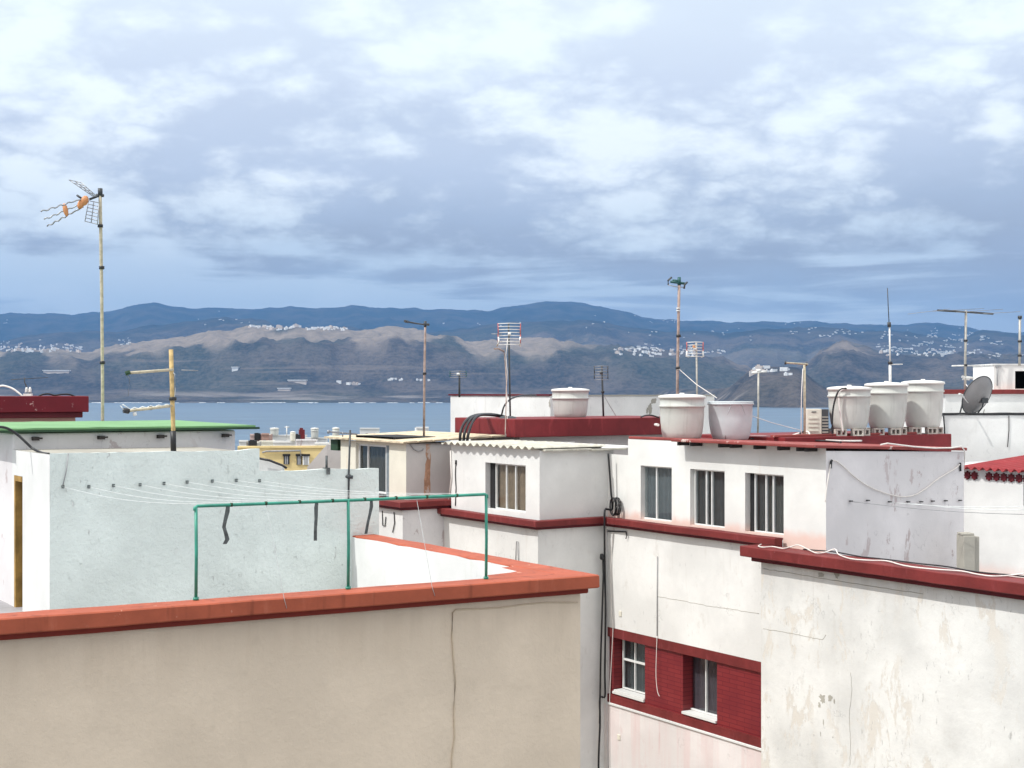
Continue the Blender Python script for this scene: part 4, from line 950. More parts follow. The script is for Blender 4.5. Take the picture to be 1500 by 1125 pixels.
for k in range(9):
    a0 = rnd.uniform(-.05, .05); w = .09+.02*rnd.random(); c = fr2.px(901+rnd.uniform(-1.2, 1.2), 742, .10)
    mb.tube([c+fr2.d.to_3d()*(w*math.cos(t_/16*2*math.pi)+a0*.3)+Vector((0, 0, .19*math.sin(t_/16*2*math.pi)+rnd.uniform(-.008, .008)))+fr2.n.to_3d()*(.02*k-.08) for t_ in range(17)], .011, seg=6)
solo(mb, 'cable_coil', M['cable_black'], 'dark bundle of coiled cable hung at the inner corner above the ledge', 'cable coil')
for (pts, lab) in (([(900, 735), (898, 780), (895, 830), (896, 900), (898, 920), (894, 1000), (893, 1030)], 'thin white cord dropping past the left end of the red brick band'), ([(962.5, 932), (961.5, 960), (961, 990), (963, 1012), (966, 1020)], 'white cord hanging over the brick panel between the two red-band windows')):
    MB().cab([fR.px(a, b, .03) for a, b in pts], .008).build('cord', M['cable_white'], ab)
solo(MB().tube([fR.px(963, 815, .02), fR.px(962.5, 870, .02), fR.px(962.5, 932, .02)], .010), 'wall_pipe', M['cable_grey'], 'thin grey pipe rising up the white wall above the red band', 'pipe')
solo(MB().tube([fR.px(889.5, 778, .03), fR.px(905, 778.5, .03), fR.px(917, 779, .03), fR.px(918, 784, .05), fR.px(917, 789, .04)], .016), 'wall_bracket', M['clamp'], 'small black bracket under the ledge near the inner corner', 'bracket')
solo(MB().tube([fML.px(755, 830, .02), fML.px(756.5, 793, .03), fML.px(758.5, 793, .03), fML.px(760, 830, .02)], .009), 'wire_loop', M['cable_grey'], 'grey wire loop on the white wall behind the orange coping', 'wire')
# ================================================================ block behind, left of the middle corner
SC = V2(590, 32.7); fs1 = Fr(SC+A2*2.0, -A2); fs2 = Fr(SC, A1)
zS = zof(735, 32.6)
bl = thing('apartment_building', 'white building with dark red ledge glimpsed left of the middle corner', 'building', (SC.x, SC.y, 12))
MB().wall(fs1, 0, 2.0, 12, zS-.02).build('wall', M['white_clean'], bl); MB().wall(fs2, .002, 2.6, 12, zS-.02).build('wall', M['lilac'], bl)
MB().sweep([SC+A2*2, SC, SC+A1*2.4], [(.17, zS-.135), (.17, zS), (-.3, zS), (-.3, zS-.135)], jit=.005).build('ledge', M['red'], bl)
MB().sweep([SC+A2*2, SC, SC+A1*2.4], [(.09, zS-.2), (.09, zS-.133), (-.3, zS-.133), (-.3, zS-.2)], jit=.003).build('ledge_step', M['red_step'], bl)
pq = [SC+A2*2, SC, SC+A1*2.6, SC+A1*2.6+A2*6, SC+A2*6]
mb = MB(); mb.face([(p.x, p.y, zS-.03) for p in pq]); mb.build('roof', M['terrace'], bl)
mb = MB().tube([fs1.px(560, 748, .01), fs1.px(560.5, 770, .02), fs1.px(564, 770, .02), fs1.px(565, 757, .02)], .012).tube([fs1.px(577, 750, .02), fs1.px(578, 766, .02), fs1.px(575, 780, .02)], .012); mb.build('cable', M['cable_black'], bl)
HC2 = V2(595, 33.3); g1 = Fr(HC2+A2*3.6, -A2); g2 = Fr(HC2, A1)
cs = thing('rooftop_room', 'cream rooftop room with flat board roof, sliding window and rust streak', 'rooftop room', (HC2.x, HC2.y, zS))
zc0 = zof(650, 33.3)
hw = (g1.u(521), g1.u(570), zS-.03, g1.z(545, 651))
MB().wall(g1, g1.u(499), 3.6, zS-.05, zc0, [hw], depth=.12).build('wall', M['cream'], cs)
MB().wall(g2, .002, 2.7, zS-.05, zc0+.02).build('wall', M['greyplaster'], cs)  # side turned from the sun: its shade put into a greyer plaster
mb = MB(); uu = g2.u(627.5); rows = []
for k in range(12):
    z = zc0-.02-(zc0-zS+.0)*k/11; w = .055+.035*k/11+.022*nz((k*.9, 1, 2), 1.3); c = uu+.03*nz((k*.5, 3, 3))-.04*k/11
    rows.append([g2.at(c-w, .003, z), g2.at(c+w, .003, z)])
mb.grid(rows, 0, False); mb.build('rust_streak', plain('rust_stain', (.48, .27, .17), .95, var=.3, scale=5, rust=(.56, .47, .42), rust_thr=.5), cs)
make_window(g1, (hw[0]+.02, hw[1]-.26, g1.z(545, 722), hw[3]-.004), .07, cs, [g1.u(539, -.07)], curtain='curtain_dark', frame=.045)
MB().box(g1, hw[1]-.255, hw[1]-.004, -.118, -.06, zS-.02, hw[3]-.004).build('door', plain('grey_door_sheet', (.20, .24, .26), .5), cs)
for px, lab in ((516, 0),):
    pass
mb = MB()
for i in range(7):                                                   # loose boards of the roof
    a = i*.40-.16; mb.hexa([g1.at(-.5+rnd.uniform(-.1, .1), -a, zc0+.03+a*.04), g1.at(3.75, -a, zc0+.02+a*.04), g1.at(3.75, -a-.37, zc0+.03+a*.04), g1.at(-.5, -a-.37, zc0+.04+a*.04)]+[v_ for v_ in (g1.at(-.5, -a, zc0+.075+a*.04), g1.at(3.78, -a, zc0+.06+a*.04), g1.at(3.78, -a-.37, zc0+.075+a*.04), g1.at(-.5, -a-.37, zc0+.085+a*.04))])
mb.build('roof', M['board'], cs)
mb = MB().box(g2, .02, 2.7, -.1, .1, zc0+.0, zc0+.03); mb.build('roof_edge', M['rustbeam'], cs)
mb = MB().box(g1, -.35, .05, -.3, .04, zc0-.28, zc0-.01); mb.build('shade_board', M['green_dark'], cs)
mb = MB().tube([g2.px(601, 651, .02), g2.px(606, 658, .03), g2.px(613, 661.5, .03), g2.px(619, 660, .03), g2.px(620, 657, .03)], .012); mb.build('cable', M['cable_grey'], cs)
# sloping wall of stairs
mb = MB(); q = [P(450, 684, 40), P(479, 651, 40), P(530, 651, 40.2), P(530, 1400, 40.2), P(440, 1400, 40)]; mb.face(q); q2 = [v_+Vector((.2, 1.2, 0)) for v_ in q]; mb.face(list(reversed(q2)))
for i in range(5): j = (i+1) % 5; mb.face([q[i], q[j], q2[j], q2[i]])
q0 = [v_.copy() for v_ in q]
sw = thing('stair_wall', 'grey-brown sloping stair wall between the yellow house and the cream room', 'wall', tuple(P(475, 1400, 40)))
mb.build('wall', M['greyplaster'], sw)

# ---------------------------------------------------------------- block with the thick red roof slab
KC = V2(754, 34.5); zk = zof(614, 34.5); zk0 = zof(641, 34.5)
rs = thing('apartment_building', 'building with thick dark red roof slab between the corrugated roof and the white wall', 'building', (KC.x, KC.y, 12))
kp = [KC+A2*2.85, KC, KC+A1*5.6, KC+A1*5.6+A2*2.85]
MB().prism(kp, zk0, zk).build('roof_slab', M['red_slab'], rs, bevel=.02)
kc = KC+A1*.3+A2*.25
MB().prism([kc+A2*2.3, kc, kc+A1*5, kc+A1*5+A2*2.3], 12, zk0-.001).build('wall', M['greyplaster'], rs)
mb = MB()
for k in range(3):
    o_ = k*.09; mb.cab([P(676+k*4.5, 668, 33.9), P(674+k*5, 650, 33.9), P(675+k*6, 632, 33.9), P(682+k*6, 617-k, 34.2+o_), P(694+k*5, 609-k*.5, 34.9+o_), P(712+k*4, 606.8+k*.6, 35.6+o_), P(728+k*4, 608+k, 36.0+o_), P(745+k*2, 612+k*.3, 36.1+o_)], .035, seg=8)
solo(mb, 'hose_bundle', M['cable_black'], 'bundle of thick black hoses arching over the red roof slab', 'hose')
solo(MB().cab([P(734, 612, 36), P(738, 596, 36), P(746, 586, 36.3), P(757, 581, 37), P(770, 578.5, 38), P(785, 579, 39)], .022), 'rubber_hose', M['cable_black'], 'single black hose rising from the red roof slab to the white wall', 'hose')
solo(MB().cab([P(939, 611, 36.3), P(946, 608.5, 36.6), P(955, 608.5, 36.8), P(966, 612, 36.8)], .02), 'rubber_hose', M['cable_black'], 'short black hose at the right end of the red roof slab', 'hose')

# white box room behind
XC = V2(806, 40.0); zx = zof(580, 40)
wb = thing('rooftop_room', 'white flat-topped rooftop room behind the red roof slab, stained at the corner', 'rooftop room', (XC.x, XC.y, 27))
x1 = Fr(XC+A2*4.9, -A2); x2 = Fr(XC, A1)
xl = x1.u(659.5)
px_ = [x1.xy(xl), XC, x2.xy(6), x2.xy(6)+A2*6, x1.xy(xl)+A1*5]
MB().prism(px_, 12, zx).build('wall', M['white'], wb, bevel=.02)
MB().box(x1, xl-.05, 4.9, -.3, .04, zx+.002, zx+.05).build('coping', M['red_step'], wb)
MB().box(x2, .05, 6, -.3, .03, zx+.002, zx+.03).build('coping', M['concrete'], wb)
mb = MB()
for a in ((952, 598, .12, .2, 31), (958, 588, .14, .12, 32), (948, 602, .05, .12, 33), (805, 592, .05, .16, 34)): mb = MB(); patch(mb, x2 if a[0] > 810 else x1, *a); mb.build('bare_render', M['concrete'], wb)

# ---------------------------------------------------------------- tanks
def tank(c, R, H, lid=True, mat='tank', label='', group='round plastic water tanks on the roofs', taper=.86, band=.26, pipes=None):
    r = thing('water_tank', label, 'water tank', tuple(c), group)
    pr = [(0, 0), (R*taper*.95, 0), (R*taper, .015), (R*(taper+.42*(1-taper)), H*.15), (R*(taper+.72*(1-taper)), H*.35), (R*(taper+.9*(1-taper)), H*.55), (R*.99, H*(1-band)), (R*1.0, H*(1-band)+.005)]
    pr += [(R*1.045, H*(1-band)+.01), (R*1.045, H*(1-band)+.045), (R*1.0, H*(1-band)+.05), (R*1.005, H-.045), (R*1.03, H-.03), (R*1.03, H)]
    if not lid: pr += [(R*.99, H), (R*.96, H-.06), (R*.7, H-.62*H), (0, H-.62*H)]
    else: pr += [(R*.9, H), (0, H)]
    MB().lathe(c, pr).build('tank_body', M[mat], r)
    if lid:
        lp_ = [(0, H+.085), (R*.10, H+.083), (R*.11, H+.06), (R*.55, H+.052), (R*.9, H+.036), (R*1.06, H+.02), (R*1.075, H-.03), (R*1.035, H-.03), (R*1.035, H+.001)]
        MB().lathe(c, lp_).build('lid', M['tank_lid'], r)
    return r
def rz(x, y): return roof_z(Vector((x, y)))+.056
q = V2(999, 30.0); tank((q.x, q.y, rz(*q)-.0), .465, .86, label='lidded off-white water tank on the right roof, left one beside the open tank')
q = V2(1070, 30.2); tko = tank((q.x, q.y, rz(*q)), .465, .80, lid=False, mat='tank_grey', taper=.80, label='open grey-white water tank tied with ropes, beside the lidded tank', band=.10)
mb = MB(); R = .48; cz = rz(*q)
def onr(a, z): k = .80+.2*min(1, z/.7)+.018; return (q.x+.465*k*math.sin(a), q.y-.465*k*math.cos(a), cz+z)
mb.tube([onr(-1.5+.1*k, .21) for k in range(31)], .009); mb.tube([onr(.0-.1, .76), onr(-.3, .5), onr(-.42, .22), onr(-.42, 0)], .009); mb.tube([onr(.35, .76), onr(.6, .5), onr(.72, .22)], .009)
mb.build('rope', M['cable_grey'], tko)
q = V2(835.5, 37.3); tank((q.x, q.y, zk-.0), .47, .70, label='lidded off-white water tank standing on the dark red roof slab', band=.34)
# raised red slab with the three tanks
fq = Fr(V2(1394, 32.3), A1); zq = zof(635.5, 32.3)
ps = thing('roof_slab', 'raised dark red roof slab carrying the three water tanks', 'roof slab', tuple(fq.at(-2, -1, 28.6)))
mb = MB(); ql = fq.u(1150)
mb.prism([fq.xy(ql), fq.xy(0), fq.xy(0)+A2*3, fq.xy(ql)+A2*3], 28.3, zq); mb.build('slab', M['red_slab'], ps, bevel=.015)
MB().box(fq, ql-.1, -.9, -.34, -.2, zq+.002, zq+.05).build('kerb', M['red_roof'], ps, bevel=.01)
lbs = ('lidded water tank on concrete blocks, leftmost of the row of three', 'lidded water tank in the middle of the row of three', 'lidded water tank on concrete blocks, rightmost of the row of three')
TK = []
for i, (px, Y) in enumerate(((1244, 31.05), (1298.5, 31.75), (1352, 32.45))):
    q = V2(px, Y); zt_ = zof((566, 560.5, 557.5)[i], Y)-.05; z0 = zq+.15
    TK.append((q, z0)); tank((q.x, q.y, z0), .448, zt_-z0, label=lbs[i], taper=.80, band=.22)
bi = 0
for i, (q, z0) in enumerate(TK):
    for k, (a, b) in enumerate(((-.27, -.34), (.10, -.30), (.3, -.05), (-.3, .2))):
        c = Vector((q.x+a, q.y+b)); fb_ = Fr(c, (1, .18)); mb = MB()
        if c.y < 31: pass
        mb.box(fb_, -.12, .12, -.07, .07, zq, zq+.028).box(fb_, -.12, .12, -.07, .07, zq+.118, zq+.149)
        for u in (-.12, -.02, .085): mb.box(fb_, u, u+.035, -.069, .069, zq+.028, zq+.118)
        if k < 3: solo(mb, 'concrete_block', M['block'], 'hollow concrete block under the '+('leftmost', 'middle', 'rightmost')[i]+' tank of three, '+('front left', 'front middle', 'right')[k]+' one', 'block', 'concrete blocks under the three tanks')
        else: solo(mb, 'concrete_block', M['block'], 'hollow concrete block under the '+('leftmost', 'middle', 'rightmost')[i]+' tank of three, rear one', 'block', 'concrete blocks under the three tanks')
def tp(i, px, py, out=.47):
    q, z0 = TK[i]; return P(px, py, q.y-out)
solo(MB().cab([tp(0, 1240, 569), tp(0, 1232, 570), tp(0, 1226, 577), tp(0, 1221, 595), tp(0, 1219, 615), tp(0, 1219, 640)], .02), 'rubber_hose', M['cable_black'], 'black hose curving down the leftmost tank of the three', 'hose')
solo(MB().cab([tp(0, 1237, 569), tp(0, 1229, 575), tp(0, 1229, 590), tp(0, 1232, 612), tp(0, 1235, 633)], .019), 'water_pipe', M['cable_white'], 'white water pipe down the front of the leftmost tank of three', 'pipe')
solo(MB().tube([P(960, 622, 30.2), P(964, 622.5, 29.7)], .03), 'pipe_stub', M['cable_white'], 'white pipe stub on the left of the lidded tank', 'pipe')
def roofpt(px, Y, h=.03): q_ = V2(px, Y); return Vector((q_.x, q_.y, max(rz(*q_), zq if Y > 30.6 and px > 1150 else 0)+h))
solo(MB().cab([roofpt(1090, 31.2, .07), roofpt(1120, 31.0, .08), roofpt(1150, 30.9, .08), roofpt(1182, 30.8, .09), roofpt(1188, 30.5, .06), roofpt(1205, 30.2, .04), roofpt(1240, 30.2, .04), roofpt(1262, 30.6, .05)], .02), 'water_pipe', M['cable_white'], 'white water pipe lying across the red roof towards the three tanks', 'pipe')
solo(MB().cab([roofpt(1100, 30.4, .02), roofpt(1130, 30.1, .03), roofpt(1155, 29.9, .02), roofpt(1185, 30.0, .03), roofpt(1205, 30.0, .03), roofpt(1225, 29.6, .02), roofpt(1232, 28.8, .02)], .019), 'rubber_hose', M['cable_black'], 'black hose lying across the red roof between the open tank and the slab', 'hose')
# outdoor air conditioner
fa_ = Fr(V2(1182, 30.9), (1, .0)); za0, za1 = zq+.03, zof(599, 30.9)
ac = thing('air_conditioner', 'small cream outdoor air conditioner left of the three water tanks', 'air conditioner', tuple(fa_.at(.2, -.1, za0)))
MB().box(fa_, 0, .32, -.32, 0, za0, za1).build('casing', M['acw'], ac, bevel=.012)
for k in range(4): MB().box(fa_, .04, .24, .001, .02, za0+.06+k*.09, za0+.10+k*.09).build('louvre', M['acw'], ac, bevel=.004)
MB().box(fa_, .1, .2, .001, .012, za1-.075, za1-.055).build('handle', M['acd'], ac)
MB().box(fa_, .325, .47, -.32, -.01, za0, za1-.01).build('grille', M['acd'], ac)
mb = MB()
for k in range(6): mb.box(fa_, .33, .465, -.009, -.002, za0+.04+k*.065, za0+.055+k*.065)
mb.build('grille_slats', M['acw'], ac)
for u in (.04, .38): MB().box(fa_, u, u+.05, -.3, -.02, zq, za0-.001).build('foot', M['acd'], ac)

# ================================================================ right edge buildings
fE = Fr(V2(1412, 30.6), -A2)
wt = thing('rooftop_room', 'white room with red corrugated roof and dark rosette frieze at the right edge', 'rooftop room', tuple(fE.at(1, 0, FLR)))
zE = fE.z(1412, 684)
MB().wall(fE, -1.6, 7, FLR, zE, [(fE.u(1499), fE.u(1499)+.6, fE.z(1499, 742), fE.z(1499, 707))], depth=.1).box(fE, -1.6, 7, -5, -.2, FLR, zE-.01).build('wall', plaster('white_wall_pink_foot', (.81, .81, .80), stain_amt=.12, streak=.15, crack=.1, low=(.02, .38, (.78, .55, .50))), wt)
mb = MB(); corrugated(mb, fE, fE.u(1400, .25), 6.6, -.2, 2.6, zE-.0, .085, pitch=.20, amp=.034); mb.build('roof', M['corr_red'], wt, merge=False)
MB().box(fE, fE.u(1499)+.004, fE.u(1499)+.596, -.095, -.06, fE.z(1499, 742), fE.z(1499, 707)).build('window', M['curtain_grey'], wt)
for i in range(24):
    u = fE.u(1418)+i*.187
    if i == 2: continue
    c = fE.at(u, .035, zE-.17); mb = MB(); n = 40
    ring = [fE.at(u+(.078+.016*math.cos(8*2*math.pi*k/n))*math.cos(2*math.pi*k/n), .04, c.z+(.078+.016*math.cos(8*2*math.pi*k/n))*math.sin(2*math.pi*k/n)) for k in range(n)]
    ri = [Vector((p.x-fE.n.x*.04, p.y-fE.n.y*.04, p.z)) for p in ring]; mb.grid([ring, ri], 0, False, True); mb.face(ring)
    mb.build('rosette', M['red_step'], wt)
fU = Fr(V2(1383, 35.2), (.99, .06)); zU = zof(608, 35.2)
ub = thing('apartment_building', 'white wall with black edging behind the satellite dish', 'building', tuple(fU.at(1, -1, 12)))
MB().prism([fU.xy(0), fU.xy(4), fU.xy(4, -2.5), fU.xy(0, -2.5)], 12, zU).build('wall', M['white_clean'], ub, bevel=.02)
MB().sweep([fU.xy(-.03), fU.xy(4)], [(.035, zU+.001), (.035, zU+.055), (-.2, zU+.055), (-.2, zU+.001)], jit=.012, step=.12).build('edging', M['cable_black'], ub)
MB().tube([fU.px(1382, 609, .02), fU.px(1383.5, 625, .02), fU.px(1384, 650, .02)], .018).tube([fU.px(1478, 609, .02), fU.px(1478, 630, .02), fU.px(1476, 655, .02)], .01).build('cable', M['cable_black'], ub)
fU2 = Fr(V2(1380, 38.4), (.995, .03)); zU2 = zof(570.5, 38.4)
u2 = thing('apartment_building', 'white building with dark red coping at the upper right edge', 'building', tuple(fU2.at(1, -1, 12)))
MB().prism([fU2.xy(.08), fU2.xy(5), fU2.xy(5, -5), fU2.xy(.08, -5)], 12, zU2-.13).build('wall', M['white_clean'], u2)
MB().sweep([fU2.xy(0), fU2.xy(5)], [(.08, zU2-.125), (.08, zU2), (-.3, zU2), (-.3, zU2-.125)], jit=.004).build('coping', M['red'], u2)
fU3 = Fr(V2(1455.5, 39.2), (.995, .03)); zU3 = zof(534.5, 39.2)
u3 = thing('rooftop_room', 'small white rooftop box with dark opening at the upper right edge', 'rooftop room', tuple(fU3.at(1, -1, zU2)))
oh = (fU3.u(1487), fU3.u(1530), zU2+.02, fU3.z(1490, 543.5))
MB().wall(fU3, 0, 2.4, zU2-.02, zU3, [oh], depth=.12).build('wall', plaster('white_wall_pink_base', (.80, .79, .76), stain=(.55, .5, .45), stain_amt=.3, streak=.4, low=(.0, .3, (.75, .6, .55))), u3)
mb = MB().box(fU3, .1, 2.3, -1.5, -.25, zU2-.01, zU3-.01, skip=(0,)); mb.build('interior', M['dark'], u3)
mb = MB().box(fU3, 0, 2.4, -1.6, 0, zU2-.02, zU3, skip=(0, 4)); mb.build('side_walls', M['white_clean'], u3)
MB().box(fU3, -.04, 2.4, -1.6, .03, zU3+.001, zU3+.03).build('roof', M['white_clean'], u3)
MB().box(fU3, .05, .2, .002, .05, fU3.z(1460, 538), fU3.z(1460, 536)).tube([fU3.px(1461, 537, .03), fU3.px(1461, 565, .03)], .02).build('downpipe', M['cable_grey'], u3)
# satellite dish
dc = P(1435, 580.5, 35.5); R = .49
dn_ = Vector((.62, -.60, .50)).normalized()
dd_ = thing('satellite_dish', 'grey satellite dish tilted on its stand at the right edge', 'satellite dish', tuple(P(1435, 606, 35.7)))
bx = dn_.cross(Vector((0, 0, 1))).normalized(); by = bx.cross(dn_)
# the dish is a tilted shallow bowl: long axis rises to the right as in the view
ex = Vector((.7, .1, .7)).normalized(); wd = Vector((-.5, -.62, .6)); wd = (wd-ex*wd.dot(ex)).normalized(); nd = ex.cross(wd)
if nd.y > 0: nd = -nd
rows = []
for k in range(9):
    r_ = R*k/8; rows.append([dc+ex*math.cos(a*math.pi/24)*r_*1.04+wd*math.sin(a*math.pi/24)*r_*1.0+nd*(.16*(1-(k/8)**2)-.08) for a in range(48)])
mb = MB(); mb.grid(rows, 0, True, True); r2_ = [[p-nd*.02 for p in r] for r in rows]; mb.grid(r2_, 0, True, True); mb.build('reflector', M['dish'], dd_, merge=False)
mb = MB(); rim = rows[-1]; mb.tube([*rim, rim[0]], .014, seg=6); mb.build('rim', M['antenna_dark'], dd_)
mb = MB(); c_ = dc+nd*.10-wd*.10
fb_ = Fr((c_.x, c_.y), (1, .1)); mb.box(fb_, -.07, .09, -.03, .05, c_.z-.07, c_.z+.06).box(fb_, -.11, -.06, -.02, .03, c_.z-.07, c_.z-.03); mb.tube([c_, c_+Vector((-.04, .0, -.18)), Vector((P(1430, 608, 35.6)))], .018); mb.build('bracket', M['antenna_dark'], dd_)
for a, b in ((1415, 607), (1440, 607)): MB().tube([P(a+2, 600 if a > 1420 else 594, 35.6), P(a, b, 35.75)], .012).build('strut', M['galv'], dd_)
MB().tube([P(1412, 582, 35.1), P(1408, 578, 34.9), P(1405, 577, 34.8)], .022).tube([P(1418, 590, 35.3), P(1408, 578, 34.9)], .012).build('feed_arm', M['antenna_white'], dd_)
solo(MB().tube([P(1406, 606, 35.6), P(1409, 594, 35.6), P(1411, 585, 35.6)], .02), 'support_rod', M['antenna_dark'], 'short black rod leaning left of the satellite dish', 'rod')

# ================================================================ the quarter below, towards the sea
def house(px0, px1, y0, Y, deep, mat, label, name='house', roofmat=None, extra=None, d=(1, .10)):
    f_ = Fr(V2(px0, Y), d); u1 = f_.u(px1); zt = zof(y0, Y); r = thing(name, label, 'house', tuple(f_.at(u1/2, -deep/2, 3)))
    MB().prism([f_.xy(0), f_.xy(u1), f_.xy(u1, -deep), f_.xy(0, -deep)], 2, zt, top=False).build('wall', M[mat], r); rf_ = MB(); rf_.face([(*f_.xy(a_, b_), zt) for a_, b_ in ((0, 0), (u1, 0), (u1, -deep), (0, -deep))]); rf_.build('roof', M['concrete'], r)
    MB().sweep([f_.xy(0), f_.xy(u1)], [(.06, zt+.003), (.06, zt+.14), (-.3, zt+.14), (-.3, zt+.003)], step=1, jit=.01).build('coping', M[roofmat or mat], r)
    return r, f_, zt
r, f_, zt = house(348, 492, 657, 84, 2.5, 'yellow', 'bright yellow house front with three dark windows below the grey wall top')
for a, b, c, d in ((415.5, 424, 680, 668), (434.5, 442, 680.5, 668), (443.5, 453, 681, 668)):
    m = MB().box(f_, f_.u(a), f_.u(b), .0, .05, f_.z(a, c), f_.z(a, d)); w = m.build('window', M['dark' if a < 440 else 'farwhite'], r)
    m = MB()
    for k in (.33, .66): uu = f_.u(a)+(f_.u(b)-f_.u(a))*k; m.box(f_, uu-.04, uu+.04, .051, .07, f_.z(a, c), f_.z(a, d))
    m.build('window_bar', M['cable_grey'], w); MB().box(f_, f_.u(a)-.05, f_.u(b)+.05, .052, .12, f_.z(a, d), f_.z(a, d)+.12).build('lintel', M['dark'], w)
MB().tube([f_.px(384, 663, .1), f_.px(390, 661, .1), f_.px(440, 660, .1), f_.px(441, 668, .1)], .05).build('pipe', M['cable_grey'], r)
q = [P(381, 682.5, 60), P(381, 671.5, 60), P(412, 682.5, 60)]
mb = MB(); mb.tube([P(380, 671.5, 60), P(395, 674.5, 60), P(414, 682, 60), P(420, 686, 60)], .05)
m2 = MB(); q = [P(381, 673, 60.2), P(395, 676, 60.2), P(414, 684, 60.2), P(414, 1100, 60.2), P(340, 1100, 60.2), P(340, 673, 60.2)]; m2.face(q); q2_ = [v_+Vector((0, .5, 0)) for v_ in q]; m2.face(q2_)
for i in range(6): j = (i+1) % 6; m2.face([q[i], q[j], q2_[j], q2_[i]])
r = thing('house', 'low white gable with black rounded edge in front of the yellow house', 'house', tuple(P(395, 1100, 60))); m2.build('wall', M['bright'], r); mb.build('roof_edge', M['cable_black'], r)
far_list = [(350, 362, 646.5, 96, 'bright', 'low white house behind the green roof corner'), (361, 376, 648, 92, 'concrete', 'small house with dark roof clutter left of the yellow house'),
 (366, 384, 637, 108, 'pinkwall', 'tall beige block with dark roof opening, leftmost above the yellow house'), (383, 394, 636, 107, 'pinkpatch', 'narrow brown block beside the tall beige one above the yellow house'),
 (380, 402, 647, 100, 'cream', 'cream house with two tiny windows directly above the yellow house'), (394, 425, 638, 120, 'bright', 'white house with big roof tank above the yellow house'), (400, 434, 647.5, 98, 'white_clean', 'white house with one grey window above the yellow house'),
 (424, 447, 637.5, 118, 'white_clean', 'white house below the dark red roof box'), (433, 463, 645, 96, 'lilac', 'pale lilac house above the yellow house'), (447, 478, 642, 110, 'bright', 'white parapet house with cream tank above the lilac house'),
 (461, 484, 650, 94, 'white_clean', 'white house stepping down beside the stair wall'), (482, 498, 640, 90, 'bright', 'white house half hidden left of the cream room'),
 (527, 556, 627.5, 130, 'bright', 'white rooftop peeping over the cream room roof'), (610, 628, 626.5, 110, 'white_clean', 'tiny white rooftop peeping right of the mast on the board roof'), (-40, 20, 616, 60, 'pinkwall', 'pinkish wall low behind the flaking parapet')]
for a, b, y0, Y, m, lab in far_list[:-1]:
    r, f_, zt = house(a, b, y0+1.5, Y, 4, m, lab)
    w = (b-a)
    for k in range(2 if w > 20 else 1):
        px = a+w*(.3+.4*k); MB().box(f_, f_.u(px), f_.u(px+3.2), .001, .05, zt-1.0, zt-.35).build('window', M['curtain_grey'], r)
for px, py, Y, R_, H_, mat, lab in ((461, 642, 110, .3, .45, 'tank', 'squat cream water tank on the white parapet house'), (429, 646, 98, .18, .3, 'cream', 'small tan water tank in front of the white house below the red roof box'), (402, 638, 120, .36, .3, 'tank', 'broad pale water tank on the leftmost white roof of the quarter'), (492, 645, 90, .22, .45, 'tank', 'small white water tank beside the cream room')):
    c = P(px, py, Y); r = tank((c.x, c.y, c.z), R_, H_+.3, mat=mat, label=lab, group='water tanks in the quarter below')
for px, py, w, h, Y, mat, lab in ((442, 639, .22, .55, 118, 'red_slab', 'dark red box on a rooftop of the quarter by the sea'), (377, 637, .22, .12, 108, 'dark', 'dark roof hatch on the tall beige block'), (434, 640, .3, .2, 117, 'clamp', 'dark clutter heap on the white house roof'), (370, 650, .25, .2, 91, 'clamp', 'black covered tank beside the green roof corner')):
    c = P(px, py, Y); b_ = Fr((c.x, c.y), (1, .3)); mb = MB().box(b_, -w, w, -w, w, c.z-.4, c.z+h).box(b_, -w*.7, w*.4, -w*.6, w*.5, c.z+h, c.z+h*1.25)
    solo(mb, 'roof_box', M[mat], lab, 'roof box')
mb = MB().tube([P(420, 641, 120), P(420.2, 624, 120)], .05).tube([P(417, 626, 120), P(424, 625.5, 120)], .04)
solo(mb, 'aerial', M['antenna_white'], 'tiny white aerial on a far roof above the yellow house', 'antenna')
# ================================================================ aerials
def bandage(mb, p, r, h=.03): mb.tube([p-Vector((0, 0, h)), p+Vector((0, 0, h))], r, seg=8)
def mast(r, name, pts, rad, mat, clamps=(), seg=8):
    MB().tube(pts, rad, seg=seg).build(name, M[mat], r)
    for c in clamps:
        mb = MB(); bandage(mb, Vector(c), rad*1.7, .028); mb.build('clamp', M['clamp'], r)
GA = 'television aerials on the roofs'
# a: big UHF aerial with orange joints, upper left
Y = 26.9; A = lambda px, py, dy=0: P(px, py, Y+dy)
r = thing('television_aerial', 'tall mast with three-boom aerial and orange joints, left of the picture', 'antenna', tuple(A(150, 640)), GA)
mast(r, 'mast', [A(150.5, 760), A(150.2, 560), A(149, 430), A(147.5, 330), A(146.5, 277)], .030, 'bamboo', [A(150, 531), A(149, 392), A(147, 331)], 10)
mb = MB().tube([A(146.7, 276), A(146.8, 286)], .045).tube([A(141, 286), A(152, 286.5)], .03).tube([A(147, 286), A(131, 292, -.1)], .022); mb.build('mount', M['antenna_dark'], r)
jt = [A(131, 291, -.1), A(124, 298, -.15), A(119, 303, -.2)]
for (a, b, dy) in (((128, 289), (60, 310), -.5), ((126, 296), (64.5, 321.5), -.15), ((122, 303), (69, 331.5), .2)):
    n = 26; pts = []
    for k in range(n+1):
        t_ = k/n; p = A(a[0]+(b[0]-a[0])*t_, a[1]+(b[1]-a[1])*t_, -.12+(dy)*t_)
        pts.append(p+Vector((0, 0, .016*math.sin(t_*11*math.pi)*(1 if t_ > .35 else .3))))
    MB().tube(pts, .0135, seg=6).build('boom', M['antenna'], r)
mb = MB(); f_ = Fr((A(123, 0).x, Y-.2), (1, 0))
